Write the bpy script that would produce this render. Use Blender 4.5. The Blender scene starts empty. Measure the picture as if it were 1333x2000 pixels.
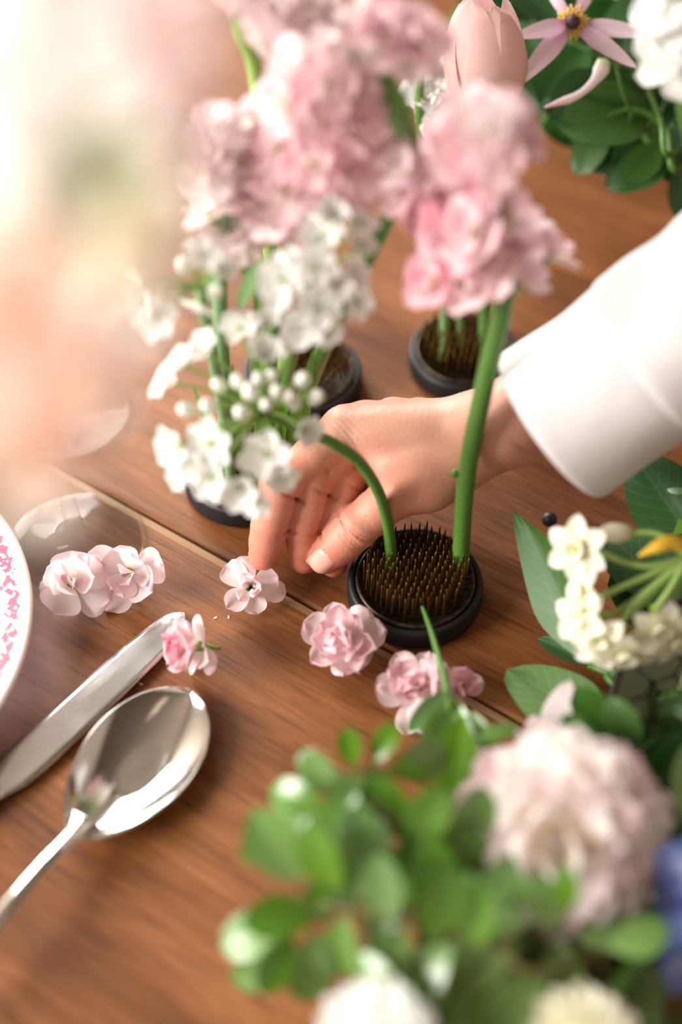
import bpy, math, random
import numpy as np
from mathutils import Vector, Matrix

# ------------------------------------------------------------------ camera, light, exposure
SC = bpy.context.scene
COL = SC.collection
ELEV = math.radians(50.0)
DIST = 0.775
FPX = 2778.0                                   # focal length in pixels of the 1333 x 2000 frame
CAM = np.array([0.0, -DIST*math.cos(ELEV), DIST*math.sin(ELEV)])
FW = np.array([0.0, math.cos(ELEV), -math.sin(ELEV)])
UPV = np.array([0.0, math.sin(ELEV), math.cos(ELEV)])
RT = np.array([1.0, 0.0, 0.0])

cd = bpy.data.cameras.new('camera')
cam = bpy.data.objects.new('camera', cd)
COL.objects.link(cam)
cam.location = CAM
cam.rotation_euler = (math.pi/2-ELEV, 0, 0)
cd.sensor_fit = 'VERTICAL'
cd.sensor_height = 36.0
cd.sensor_width = 24.0
cd.lens = 36.0*FPX/2000.0
cd.clip_start = 0.01
cd.dof.use_dof = True
cd.dof.focus_distance = 0.735
cd.dof.aperture_fstop = 1.8
SC.camera = cam

world = bpy.data.worlds.new('world'); SC.world = world
world.use_nodes = True
bg = world.node_tree.nodes['Background']
bg.inputs[0].default_value = (1.0, 0.93, 0.86, 1)
bg.inputs[1].default_value = 0.40

def area_light(name, loc, target, sx, sy, power, color):
    ld = bpy.data.lights.new(name, 'AREA'); ld.shape = 'RECTANGLE'
    ld.size = sx; ld.size_y = sy; ld.energy = power; ld.color = color
    o = bpy.data.objects.new(name, ld); COL.objects.link(o)
    o.location = loc
    o.rotation_euler = (Vector(target)-Vector(loc)).to_track_quat('-Z', 'Y').to_euler()
    return o
# daylight enters through the two window openings on the left and at the back left, at the panes themselves
area_light('window_back_offscreen', (-0.90, 1.49, 0.86), (-0.90, 0, 0.86), 1.18, 1.08, 74, (1.0, 0.975, 0.95))
area_light('window_left_offscreen', (-1.59, -0.45, 0.86), (0, -0.45, 0.86), 1.18, 1.00, 74, (1.0, 0.965, 0.93))

vs = SC.view_settings
vs.view_transform = 'Standard'; vs.look = 'None'; vs.gamma = 1.0; vs.use_curve_mapping = False
vs.exposure = 0.37

# ------------------------------------------------------------------ helpers
def ray(px, py):
    return FW + RT*(px-666.5)/FPX - UPV*(py-1000.0)/FPX
def P(px, py, z=0.0):
    """world point at height z seen at that place of the photograph"""
    d = ray(px, py)
    return CAM + d*((z-CAM[2])/d[2])
def S(px, py, dep):
    return CAM + ray(px, py)*dep
def V(a): return Vector((float(a[0]), float(a[1]), float(a[2])))

def srgb(r, g, b):
    f = lambda c: (c/12.92 if c <= 0.04045 else ((c+0.055)/1.055)**2.4)
    return (f(r/255.0), f(g/255.0), f(b/255.0), 1.0)

class MB:
    """collects geometry for ONE mesh"""
    def __init__(self): self.v = []; self.f = []; self.uv = []
    def add(self, verts, faces, uvs=None, M=None):
        o = len(self.v)
        if M is not None:
            verts = [M @ Vector(p) for p in verts]
        self.v.extend([(float(p[0]), float(p[1]), float(p[2])) for p in verts])
        self.f.extend([tuple(i+o for i in f) for f in faces])
        self.uv.extend(uvs if uvs is not None else [(0.5, 0.5)]*len(verts))
        return self
    def mesh(self, name, mat=None, smooth=True):
        me = bpy.data.meshes.new(name)
        me.from_pydata(self.v, [], self.f); me.update()
        ul = me.uv_layers.new(name='uv')
        idx = np.empty(len(me.loops), dtype=np.int32); me.loops.foreach_get('vertex_index', idx)
        ul.data.foreach_set('uv', np.array(self.uv, dtype=np.float32)[idx].ravel())
        if smooth: me.polygons.foreach_set('use_smooth', [True]*len(me.polygons))
        if mat is not None: me.materials.append(mat)
        return me
    def build(self, name, mat, parent=None, smooth=True):
        return link(name, self.mesh(name, mat, smooth), parent)

def link(name, me, parent=None, M=None):
    o = bpy.data.objects.new(name, me); COL.objects.link(o)
    if parent is not None: o.parent = parent
    if M is not None: o.matrix_basis = M
    return o
def tag(o, label, cat, group=None, kind=None):
    o['label'] = label; o['category'] = cat
    if group: o['group'] = group
    if kind: o['kind'] = kind
    return o
def thing(name, loc, label, cat, group=None, rot=None):
    o = bpy.data.objects.new(name, None); COL.objects.link(o)
    o.location = V(loc); o.empty_display_size = 0.01
    if rot is not None: o.rotation_euler = rot
    return tag(o, label, cat, group)

def spline(pts, n=8):
    """Catmull-Rom through the points"""
    P_ = [np.array(p, float) for p in pts]
    if len(P_) < 3:
        return [P_[0]+(P_[1]-P_[0])*i/n for i in range(n+1)]
    Q = [2*P_[0]-P_[1]] + P_ + [2*P_[-1]-P_[-2]]
    out = []
    for i in range(1, len(Q)-2):
        a, b, c, d = Q[i-1], Q[i], Q[i+1], Q[i+2]
        for k in range(n):
            t = k/n
            out.append(0.5*((2*b)+(-a+c)*t+(2*a-5*b+4*c-d)*t*t+(-a+3*b-3*c+d)*t**3))
    out.append(P_[-1])
    return out

def tube(mb, pts, radii, n=8, cap=True, flat=1.0):
    pts = [np.array(p, float) for p in pts]
    m = len(pts)
    if np.isscalar(radii): radii = [radii]*m
    elif len(radii) != m:
        radii = np.interp(np.linspace(0, 1, m), np.linspace(0, 1, len(radii)), radii)
    verts, faces, uvs = [], [], []
    nrm = None
    for i in range(m):
        t = pts[min(i+1, m-1)]-pts[max(i-1, 0)]; t = t/(np.linalg.norm(t)+1e-12)
        if nrm is None:
            h = np.array([0, 0, 1.0]) if abs(t[2]) < 0.9 else np.array([1.0, 0, 0])
            nrm = h-t*(h@t)
        nrm = nrm-t*(nrm@t); nrm /= np.linalg.norm(nrm)+1e-12
        bn = np.cross(t, nrm)
        for k in range(n):
            a = 2*math.pi*k/n
            verts.append(pts[i]+radii[i]*(math.cos(a)*nrm*flat+math.sin(a)*bn)); uvs.append((i/(m-1), k/n))
    for i in range(m-1):
        for k in range(n):
            faces.append((i*n+k, i*n+(k+1) % n, (i+1)*n+(k+1) % n, (i+1)*n+k))
    if cap:
        faces.append(tuple(reversed(range(n)))); faces.append(tuple((m-1)*n+k for k in range(n)))
    mb.add(verts, faces, uvs)
    return mb

def lathe(mb, prof, n=48, M=None):
    """profile of (r, z), turned about z"""
    verts, faces, uvs = [], [], []
    m = len(prof)
    for i, (r, z) in enumerate(prof):
        for k in range(n):
            a = 2*math.pi*k/n
            verts.append((r*math.cos(a), r*math.sin(a), z)); uvs.append((i/(m-1), k/n))
    for i in range(m-1):
        for k in range(n):
            faces.append((i*n+k, i*n+(k+1) % n, (i+1)*n+(k+1) % n, (i+1)*n+k))
    mb.add(verts, faces, uvs, M)
    return mb

def blob(mb, c, r, seg=10, rings=6, M=None):
    """ellipsoid, r = 3 radii"""
    verts, faces = [(0, 0, 1)], []
    for i in range(1, rings):
        t = math.pi*i/rings
        for k in range(seg):
            a = 2*math.pi*k/seg
            verts.append((math.sin(t)*math.cos(a), math.sin(t)*math.sin(a), math.cos(t)))
    verts.append((0, 0, -1)); last = len(verts)-1
    for k in range(seg): faces.append((0, 1+k, 1+(k+1) % seg))
    for i in range(rings-2):
        for k in range(seg):
            a = 1+i*seg+k; b = 1+i*seg+(k+1) % seg
            faces.append((a, a+seg, b+seg, b))
    o = 1+(rings-2)*seg
    for k in range(seg): faces.append((o+k, last, o+(k+1) % seg))
    uv = [((1+p[2])/2, 0.5) for p in verts]
    verts = [(c[0]+p[0]*r[0], c[1]+p[1]*r[1], c[2]+p[2]*r[2]) for p in verts]
    mb.add(verts, faces, uv, M)
    return mb

def petal(L, W, um=0.62, base=0.18, point=0.0, bend=0.0, cup=0.0, ruf=0.0, seed=0, nu=7, nv=6, fold=0.0, twist=0.0, notch=0.0):
    """leaf / petal sheet: base at the origin, runs along +x, face up +z"""
    rn = random.Random(seed); p1, p2, p3 = rn.uniform(0, 6), rn.uniform(0, 6), rn.uniform(0, 6)
    verts, faces, uvs = [], [], []
    for i in range(nu+1):
        u = i/nu
        if u < um: w = base+(1-base)*math.sin(math.pi/2*u/um)
        else:
            q = (u-um)/(1-um)
            rd = math.sqrt(max(0.0, 1-q*q)); pt = 1-q**1.35
            w = rd*(1-point)+pt*point
        w = max(w, 0.03)*W/2
        th = bend*u
        for j in range(nv+1):
            v = -1+2*j/nv
            uu = u - notch*max(0, u-0.6)*(math.cos(v*math.pi)*0.5+0.5)
            th = bend*uu
            x = L*(math.sin(th)/bend if abs(bend) > 1e-3 else uu)
            z = L*((1-math.cos(th))/bend if abs(bend) > 1e-3 else 0.0)
            y = w*v
            dz = cup*w*v*v + fold*w*abs(v) + ruf*W*u*u*(math.sin(3.1*v+p1)+0.6*math.sin(6.3*v+p2+2*u)+0.5*math.sin(5*u+p3))
            x += -math.sin(th)*dz; z += math.cos(th)*dz
            if twist:
                a = twist*u; y, z = y*math.cos(a)-z*math.sin(a)*0.0, z + y*math.sin(a)
            verts.append((x, y, z)); uvs.append((u, j/nv))
    for i in range(nu):
        for j in range(nv):
            a = i*(nv+1)+j
            faces.append((a, a+nv+1, a+nv+2, a+1))
    return verts, faces, uvs

def Rz(a): return Matrix.Rotation(a, 4, 'Z')
def Ry(a): return Matrix.Rotation(a, 4, 'Y')
def Rx(a): return Matrix.Rotation(a, 4, 'X')
def T(p): return Matrix.Translation(V(p))
def Sc(s): return Matrix.Diagonal((s, s, s, 1))
def aim(d, roll=0.0):
    """rotation that turns +z towards d"""
    return V(d).to_track_quat('Z', 'Y').to_matrix().to_4x4() @ Rz(roll)
def frame_x(d, up):
    """rotation with +x along d and +z as near as possible to up"""
    x = V(d).normalized(); z = V(up); z = (z-x*z.dot(x)).normalized(); y = z.cross(x)
    m = Matrix((x, y, z)).transposed().to_4x4()
    return m

# ------------------------------------------------------------------ materials
def newmat(name):
    m = bpy.data.materials.new(name); m.use_nodes = True
    nt = m.node_tree
    return m, nt, nt.nodes, nt.links, nt.nodes['Principled BSDF']
def setp(b, **k):
    for n, v in k.items():
        b.inputs[n.replace('_', ' ')].default_value = v
def plain(name, col, rough=0.5, metal=0.0, spec=0.5, coat=0.0):
    m, nt, N, Lk, b = newmat(name)
    setp(b, Base_Color=col, Roughness=rough, Metallic=metal); b.inputs['Specular IOR Level'].default_value = spec
    b.inputs['Coat Weight'].default_value = coat
    return m
def ramp(N, stops, interp='LINEAR'):
    r = N.new('ShaderNodeValToRGB'); r.color_ramp.interpolation = interp
    e = r.color_ramp.elements
    while len(e) > 1: e.remove(e[-1])
    e[0].position = stops[0][0]; e[0].color = stops[0][1]
    for p, c in stops[1:]:
        x = e.new(p); x.color = c
    return r

def sheet(name, stops, rough=0.5, transl=0.35, var=0.10, vein=0.0, veincol=None, noise=0.25, spec=0.4, tcol=None, back=None):
    """petals and leaves: colour runs from the base (uv.x 0) to the tip (1), lets light through"""
    m, nt, N, Lk, b = newmat(name)
    uv = N.new('ShaderNodeUVMap'); sep = N.new('ShaderNodeSeparateXYZ'); Lk.new(uv.outputs[0], sep.inputs[0])
    tc = N.new('ShaderNodeTexCoord')
    no = N.new('ShaderNodeTexNoise'); no.inputs['Scale'].default_value = 220; no.inputs['Detail'].default_value = 3
    Lk.new(tc.outputs['Object'], no.inputs['Vector'])
    ma = N.new('ShaderNodeMath'); ma.operation = 'MULTIPLY_ADD'
    Lk.new(no.outputs['Fac'], ma.inputs[0]); ma.inputs[1].default_value = noise
    ad = N.new('ShaderNodeMath'); ad.operation = 'ADD'; Lk.new(sep.outputs['X'], ad.inputs[0]); ad.inputs[1].default_value = -noise*0.5
    Lk.new(ad.outputs[0], ma.inputs[2])
    rp = ramp(N, stops); Lk.new(ma.outputs[0], rp.inputs[0])
    col = rp.outputs[0]
    if vein:
        wv = N.new('ShaderNodeMath'); wv.operation = 'SUBTRACT'; Lk.new(sep.outputs['Y'], wv.inputs[0]); wv.inputs[1].default_value = 0.5
        ab = N.new('ShaderNodeMath'); ab.operation = 'ABSOLUTE'; Lk.new(wv.outputs[0], ab.inputs[0])
        # side veins: stripes of (u - 0.8*|v|)
        m1 = N.new('ShaderNodeMath'); m1.operation = 'MULTIPLY_ADD'; Lk.new(ab.outputs[0], m1.inputs[0]); m1.inputs[1].default_value = -0.55; Lk.new(sep.outputs['X'], m1.inputs[2])
        m2 = N.new('ShaderNodeMath'); m2.operation = 'MULTIPLY'; Lk.new(m1.outputs[0], m2.inputs[0]); m2.inputs[1].default_value = 60
        m3 = N.new('ShaderNodeMath'); m3.operation = 'SINE'; Lk.new(m2.outputs[0], m3.inputs[0])
        g = N.new('ShaderNodeMath'); g.operation = 'GREATER_THAN'; Lk.new(m3.outputs[0], g.inputs[0]); g.inputs[1].default_value = 0.93
        c = N.new('ShaderNodeMath'); c.operation = 'LESS_THAN'; Lk.new(ab.outputs[0], c.inputs[0]); c.inputs[1].default_value = 0.022
        mx = N.new('ShaderNodeMath'); mx.operation = 'MAXIMUM'; Lk.new(g.outputs[0], mx.inputs[0]); Lk.new(c.outputs[0], mx.inputs[1])
        ms = N.new('ShaderNodeMath'); ms.operation = 'MULTIPLY'; Lk.new(mx.outputs[0], ms.inputs[0]); ms.inputs[1].default_value = vein
        mc = N.new('ShaderNodeMix'); mc.data_type = 'RGBA'; Lk.new(ms.outputs[0], mc.inputs[0]); Lk.new(col, mc.inputs[6]); mc.inputs[7].default_value = veincol
        col = mc.outputs[2]
    oi = N.new('ShaderNodeObjectInfo')
    hs = N.new('ShaderNodeHueSaturation')
    vr = N.new('ShaderNodeMapRange'); vr.inputs[3].default_value = 1-var; vr.inputs[4].default_value = 1+var*0.6
    Lk.new(oi.outputs['Random'], vr.inputs[0]); Lk.new(vr.outputs[0], hs.inputs['Value'])
    vr2 = N.new('ShaderNodeMapRange'); vr2.inputs[3].default_value = 1+var*1.2; vr2.inputs[4].default_value = 1-var*1.2
    Lk.new(oi.outputs['Random'], vr2.inputs[0]); Lk.new(vr2.outputs[0], hs.inputs['Saturation'])
    Lk.new(col, hs.inputs['Color'])
    Lk.new(hs.outputs[0], b.inputs['Base Color'])
    b.inputs['Roughness'].default_value = rough; b.inputs['Specular IOR Level'].default_value = spec
    tr = N.new('ShaderNodeBsdfTranslucent')
    if tcol is None: Lk.new(hs.outputs[0], tr.inputs[0])
    else: tr.inputs[0].default_value = tcol
    mixs = N.new('ShaderNodeMixShader'); mixs.inputs[0].default_value = transl
    Lk.new(b.outputs[0], mixs.inputs[1]); Lk.new(tr.outputs[0], mixs.inputs[2])
    Lk.new(mixs.outputs[0], N['Material Output'].inputs[0])
    bp = N.new('ShaderNodeBump'); bp.inputs['Strength'].default_value = 0.15; bp.inputs['Distance'].default_value = 0.0006
    Lk.new(no.outputs['Fac'], bp.inputs['Height']); Lk.new(bp.outputs[0], b.inputs['Normal'])
    return m

M = {}
M['pink'] = sheet('petal_pink', [(0.0, srgb(226, 224, 176)), (0.2, srgb(251, 238, 236)), (0.6, srgb(249, 220, 224)), (1.0, srgb(246, 206, 214))], transl=0.4)
M['pink_deep'] = sheet('petal_pink_deep', [(0.0, srgb(236, 214, 190)), (0.25, srgb(246, 210, 216)), (1.0, srgb(240, 174, 190))], transl=0.4)
M['pink_pale'] = sheet('petal_pink_pale', [(0.0, srgb(226, 230, 180)), (0.2, srgb(252, 244, 242)), (0.75, srgb(251, 234, 236)), (1.0, srgb(246, 214, 220))], transl=0.4)
M['blush'] = sheet('petal_blush', [(0.0, srgb(238, 214, 176)), (0.35, srgb(254, 246, 241)), (1.0, srgb(255, 250, 248))], transl=0.5)
M['peach'] = sheet('petal_peach', [(0.0, srgb(236, 180, 150)), (0.5, srgb(246, 206, 190)), (1.0, srgb(250, 220, 206))], transl=0.4)
M['rose_white'] = sheet('rose_white', [(0.0, srgb(255, 246, 240)), (1.0, srgb(255, 252, 251))], transl=0.25)
M['rose_pink'] = sheet('rose_pink', [(0.0, srgb(254, 232, 228)), (1.0, srgb(255, 240, 240))], transl=0.45)
M['rose_peach'] = sheet('rose_peach', [(0.0, srgb(252, 216, 198)), (1.0, srgb(254, 226, 214))], transl=0.45)
M['rose_cream'] = sheet('rose_cream', [(0.0, srgb(253, 246, 224)), (1.0, srgb(255, 250, 240))], transl=0.25)
M['cream'] = sheet('petal_cream', [(0.0, srgb(222, 214, 120)), (0.25, srgb(246, 242, 216)), (1.0, srgb(252, 250, 236))], transl=0.35)
M['white'] = sheet('petal_white', [(0.0, srgb(236, 242, 218)), (0.15, srgb(248, 249, 244)), (1.0, srgb(252, 252, 250))], transl=0.3, var=0.04)
M['tulip'] = sheet('petal_tulip', [(0.0, srgb(240, 214, 190)), (0.4, srgb(230, 200, 194)), (1.0, srgb(220, 180, 176))], transl=0.4, vein=0.0)
M['lilac'] = sheet('petal_lilac', [(0.0, srgb(190, 120, 170)), (0.4, srgb(228, 196, 212)), (1.0, srgb(240, 220, 226))], transl=0.35)
M['blue'] = sheet('petal_blue', [(0.0, srgb(190, 196, 226)), (0.4, srgb(124, 142, 206)), (1.0, srgb(96, 116, 192))], transl=0.3)
M['leaf'] = sheet('leaf_green', [(0.0, srgb(108, 148, 58)), (1.0, srgb(80, 128, 42))], rough=0.27, transl=0.22, vein=0.35, veincol=srgb(128, 168, 92), spec=0.9, var=0.16)
M['leaf_dark'] = sheet('leaf_dark_green', [(0.0, srgb(52, 92, 44)), (1.0, srgb(42, 80, 36))], rough=0.4, transl=0.12, vein=0.35, veincol=srgb(76, 116, 66), var=0.15)
M['leaf_mid'] = sheet('leaf_mid_green', [(0.0, srgb(70, 108, 42)), (1.0, srgb(54, 92, 32))], rough=0.42, transl=0.12, vein=0.3, veincol=srgb(84, 124, 60), var=0.05)
M['leaf_grey'] = sheet('leaf_grey_green', [(0.0, srgb(128, 158, 104)), (1.0, srgb(104, 146, 84))], rough=0.45, transl=0.2, vein=0.4, veincol=srgb(150, 180, 130), var=0.05)
M['leaf_light'] = sheet('leaf_light_green', [(0.0, srgb(132, 168, 92)), (1.0, srgb(110, 158, 76))], rough=0.34, transl=0.3, vein=0.3, veincol=srgb(160, 190, 124), spec=0.9, var=0.12)
M['stem'] = plain('stem_green', srgb(82, 124, 50), 0.45)
M['stem_grey'] = plain('stem_grey_green', srgb(120, 156, 108), 0.5)
M['stem_dark'] = plain('stem_dark_green', srgb(74, 114, 46), 0.45)
M['stem_pale'] = plain('stem_pale_green', srgb(150, 182, 100), 0.45)
M['twig'] = plain('twig_red_brown', srgb(96, 92, 48), 0.6)
M['calyx'] = plain('calyx_green', srgb(150, 176, 72), 0.5)
M['spathe'] = plain('spathe_yellow', srgb(206, 166, 50), 0.5)
M['stamen'] = plain('stamen_yellow', srgb(214, 178, 84), 0.6)
M['stamen_dark'] = plain('stamen_dark_purple', srgb(70, 36, 52), 0.6)
M['bud'] = sheet('bud_white', [(0.0, srgb(214, 226, 176)), (0.3, srgb(240, 243, 226)), (1.0, srgb(250, 250, 244))], transl=0.1, var=0.05)
M['black'] = plain('black_rubber', srgb(20, 20, 25), 0.5)
M['bowl'] = plain('dark_glazed_bowl', srgb(40, 34, 30), 0.35)
M['wire'] = plain('black_wire', srgb(26, 28, 28), 0.4, metal=0.6)
M['seed'] = plain('dark_seed', srgb(42, 38, 44), 0.5)

def wood_material(name, dark, mid, light, edge=False):
    m, nt, N, Lk, b = newmat(name)
    tc = N.new('ShaderNodeTexCoord'); oi = N.new('ShaderNodeObjectInfo')
    off = N.new('ShaderNodeVectorMath'); off.operation = 'MULTIPLY_ADD'
    cmb = N.new('ShaderNodeCombineXYZ')
    for i in range(3): Lk.new(oi.outputs['Random'], cmb.inputs[i])
    off.inputs[1].default_value = (7.3, 3.1, 5.7); Lk.new(cmb.outputs[0], off.inputs[0]); Lk.new(tc.outputs['Object'], off.inputs[2])
    def nz(scale, sc, detail=4, rough=0.6, dist=0.0):
        mp = N.new('ShaderNodeMapping'); mp.inputs['Scale'].default_value = sc
        Lk.new(off.outputs[0], mp.inputs[0])
        n = N.new('ShaderNodeTexNoise'); n.inputs['Scale'].default_value = scale; n.inputs['Detail'].default_value = detail
        n.inputs['Roughness'].default_value = rough; n.inputs['Distortion'].default_value = dist
        Lk.new(mp.outputs[0], n.inputs['Vector']); return n.outputs['Fac']
    g1 = nz(9, (0.5, 4.0, 4.0), 6, 0.66, 0.9)      # broad grain
    g2 = nz(60, (0.4, 6.0, 6.0), 4, 0.7)           # fine fibres
    bl = nz(7, (0.7, 1.6, 1.0), 3, 0.5, 0.3)        # blotches
    pr = nz(170, (0.16, 4.0, 4.0), 2, 0.5)          # pores
    a = N.new('ShaderNodeMath'); a.operation = 'MULTIPLY_ADD'; Lk.new(g1, a.inputs[0]); a.inputs[1].default_value = 0.65
    a2 = N.new('ShaderNodeMath'); a2.operation = 'MULTIPLY'; Lk.new(g2, a2.inputs[0]); a2.inputs[1].default_value = 0.35
    Lk.new(a2.outputs[0], a.inputs[2])
    a3 = N.new('ShaderNodeMath'); a3.operation = 'MULTIPLY_ADD'; Lk.new(bl, a3.inputs[0]); a3.inputs[1].default_value = 0.5
    sb = N.new('ShaderNodeMath'); sb.operation = 'SUBTRACT'; Lk.new(a.outputs[0], sb.inputs[0]); sb.inputs[1].default_value = 0.25
    Lk.new(sb.outputs[0], a3.inputs[2])
    rp = ramp(N, [(0.22, dark), (0.46, mid), (0.72, light)]); Lk.new(a3.outputs[0], rp.inputs[0])
    pm = N.new('ShaderNodeMapRange'); pm.inputs[1].default_value = 0.30; pm.inputs[2].default_value = 0.44; pm.inputs[3].default_value = 0.5; pm.inputs[4].default_value = 1.0
    Lk.new(pr, pm.inputs[0])
    mul = N.new('ShaderNodeMix'); mul.data_type = 'RGBA'; mul.blend_type = 'MULTIPLY'; mul.inputs[0].default_value = 1.0
    cb = N.new('ShaderNodeCombineColor')
    for i in range(3): Lk.new(pm.outputs[0], cb.inputs[i])
    Lk.new(rp.outputs[0], mul.inputs[6]); Lk.new(cb.outputs[0], mul.inputs[7])
    Lk.new(mul.outputs[2], b.inputs['Base Color']); b.inputs['Specular IOR Level'].default_value = 0.35
    rr = N.new('ShaderNodeMapRange'); rr.inputs[3].default_value = 0.42; rr.inputs[4].default_value = 0.60; Lk.new(g1, rr.inputs[0]); Lk.new(rr.outputs[0], b.inputs['Roughness'])
    bp = N.new('ShaderNodeBump'); bp.inputs['Strength'].default_value = 0.35; bp.inputs['Distance'].default_value = 0.0008
    Lk.new(a.outputs[0], bp.inputs['Height']); Lk.new(bp.outputs[0], b.inputs['Normal'])
    return m
M['wood'] = wood_material('table_wood', srgb(66, 36, 14), srgb(118, 69, 32), srgb(158, 102, 58))
M['wood_edge'] = wood_material('table_wood_worn_edge', srgb(116, 84, 56), srgb(160, 122, 86), srgb(186, 150, 114))
M['silver'] = plain('polished_silver', srgb(226, 222, 218), 0.10, metal=1.0)
M['steel'] = plain('knife_steel', srgb(214, 210, 208), 0.17, metal=1.0)

def glass_material():
    m, nt, N, Lk, b = newmat('thin_clear_glass')
    N.remove(b)
    tr = N.new('ShaderNodeBsdfTransparent'); tr.inputs[0].default_value = (0.97, 0.975, 0.97, 1)
    gl = N.new('ShaderNodeBsdfGlossy'); gl.inputs['Roughness'].default_value = 0.02
    lw = N.new('ShaderNodeLayerWeight'); lw.inputs['Blend'].default_value = 0.5
    pw = N.new('ShaderNodeMath'); pw.operation = 'POWER'; Lk.new(lw.outputs['Facing'], pw.inputs[0]); pw.inputs[1].default_value = 4.0
    fr = N.new('ShaderNodeMath'); fr.operation = 'MULTIPLY_ADD'; Lk.new(pw.outputs[0], fr.inputs[0]); fr.inputs[1].default_value = 0.75; fr.inputs[2].default_value = 0.010
    mx = N.new('ShaderNodeMixShader'); Lk.new(fr.outputs[0], mx.inputs[0]); Lk.new(tr.outputs[0], mx.inputs[1]); Lk.new(gl.outputs[0], mx.inputs[2])
    Lk.new(mx.outputs[0], N['Material Output'].inputs[0])
    return m
M['glass'] = glass_material()

def skin_material():
    m, nt, N, Lk, b = newmat('skin')
    at = N.new('ShaderNodeAttribute'); at.attribute_name = 'flush'
    tc = N.new('ShaderNodeTexCoord')
    no = N.new('ShaderNodeTexNoise'); no.inputs['Scale'].default_value = 60; no.inputs['Detail'].default_value = 5; Lk.new(tc.outputs['Object'], no.inputs['Vector'])
    ad = N.new('ShaderNodeMath'); ad.operation = 'MULTIPLY_ADD'; Lk.new(no.outputs['Fac'], ad.inputs[0]); ad.inputs[1].default_value = 0.5
    s = N.new('ShaderNodeMath'); s.operation = 'SUBTRACT'; Lk.new(at.outputs['Fac'], s.inputs[0]); s.inputs[1].default_value = 0.25
    Lk.new(s.outputs[0], ad.inputs[2])
    rp = ramp(N, [(0.0, srgb(218, 172, 152)), (0.4, srgb(208, 142, 120)), (1.0, srgb(196, 96, 74))]); Lk.new(ad.outputs[0], rp.inputs[0])
    Lk.new(rp.outputs[0], b.inputs['Base Color'])
    setp(b, Roughness=0.46); b.inputs['Specular IOR Level'].default_value = 0.4
    b.inputs['Subsurface Weight'].default_value = 0.15
    b.inputs['Subsurface Radius'].default_value = (1.0, 0.35, 0.2)
    b.inputs['Subsurface Scale'].default_value = 0.003
    vo = N.new('ShaderNodeTexVoronoi'); vo.inputs['Scale'].default_value = 900; vo.feature = 'DISTANCE_TO_EDGE'; Lk.new(tc.outputs['Object'], vo.inputs['Vector'])
    n2 = N.new('ShaderNodeTexNoise'); n2.inputs['Scale'].default_value = 420; n2.inputs['Detail'].default_value = 4; Lk.new(tc.outputs['Object'], n2.inputs['Vector'])
    sm = N.new('ShaderNodeMath'); sm.operation = 'MULTIPLY_ADD'; Lk.new(vo.outputs['Distance'], sm.inputs[0]); sm.inputs[1].default_value = 0.8; Lk.new(n2.outputs['Fac'], sm.inputs[2])
    bp = N.new('ShaderNodeBump'); bp.inputs['Strength'].default_value = 0.4; bp.inputs['Distance'].default_value = 0.0006
    Lk.new(sm.outputs[0], bp.inputs['Height']); Lk.new(bp.outputs[0], b.inputs['Normal'])
    return m
M['skin'] = skin_material()
M['nail'] = plain('fingernail', srgb(222, 166, 148), 0.30, spec=0.4)
M['nail_tip'] = plain('fingernail_tip', srgb(246, 232, 220), 0.25)

def cloth_material():
    m, nt, N, Lk, b = newmat('white_cotton')
    tc = N.new('ShaderNodeTexCoord')
    no = N.new('ShaderNodeTexNoise'); no.inputs['Scale'].default_value = 26; no.inputs['Detail'].default_value = 4; Lk.new(tc.outputs['Object'], no.inputs['Vector'])
    wv = N.new('ShaderNodeTexNoise'); wv.inputs['Scale'].default_value = 1800; Lk.new(tc.outputs['Object'], wv.inputs['Vector'])
    sm = N.new('ShaderNodeMath'); sm.operation = 'MULTIPLY_ADD'; Lk.new(wv.outputs['Fac'], sm.inputs[0]); sm.inputs[1].default_value = 0.1; Lk.new(no.outputs['Fac'], sm.inputs[2])
    bp = N.new('ShaderNodeBump'); bp.inputs['Strength'].default_value = 0.5; bp.inputs['Distance'].default_value = 0.004
    Lk.new(sm.outputs[0], bp.inputs['Height']); Lk.new(bp.outputs[0], b.inputs['Normal'])
    setp(b, Base_Color=srgb(222, 219, 220), Roughness=0.85)
    b.inputs['Specular IOR Level'].default_value = 0.2
    tr = N.new('ShaderNodeBsdfTranslucent'); tr.inputs[0].default_value = srgb(240, 230, 226)
    mx = N.new('ShaderNodeMixShader'); mx.inputs[0].default_value = 0.15
    Lk.new(b.outputs[0], mx.inputs[1]); Lk.new(tr.outputs[0], mx.inputs[2]); Lk.new(mx.outputs[0], N['Material Output'].inputs[0])
    return m
M['cloth'] = cloth_material()

def kenzan_metal(name, col, rough):
    m, nt, N, Lk, b = newmat(name)
    tc = N.new('ShaderNodeTexCoord'); no = N.new('ShaderNodeTexNoise'); no.inputs['Scale'].default_value = 300; no.inputs['Detail'].default_value = 4
    Lk.new(tc.outputs['Object'], no.inputs['Vector'])
    rp = ramp(N, [(0.35, tuple(c*0.35 for c in col[:3])+(1,)), (0.65, col)]); Lk.new(no.outputs['Fac'], rp.inputs[0])
    Lk.new(rp.outputs[0], b.inputs['Base Color']); setp(b, Metallic=0.85, Roughness=rough)
    return m
M['pin'] = kenzan_metal('brass_pin', srgb(176, 128, 66), 0.34)
M['plate_lead'] = kenzan_metal('lead_plate', srgb(92, 80, 64), 0.42)
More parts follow.
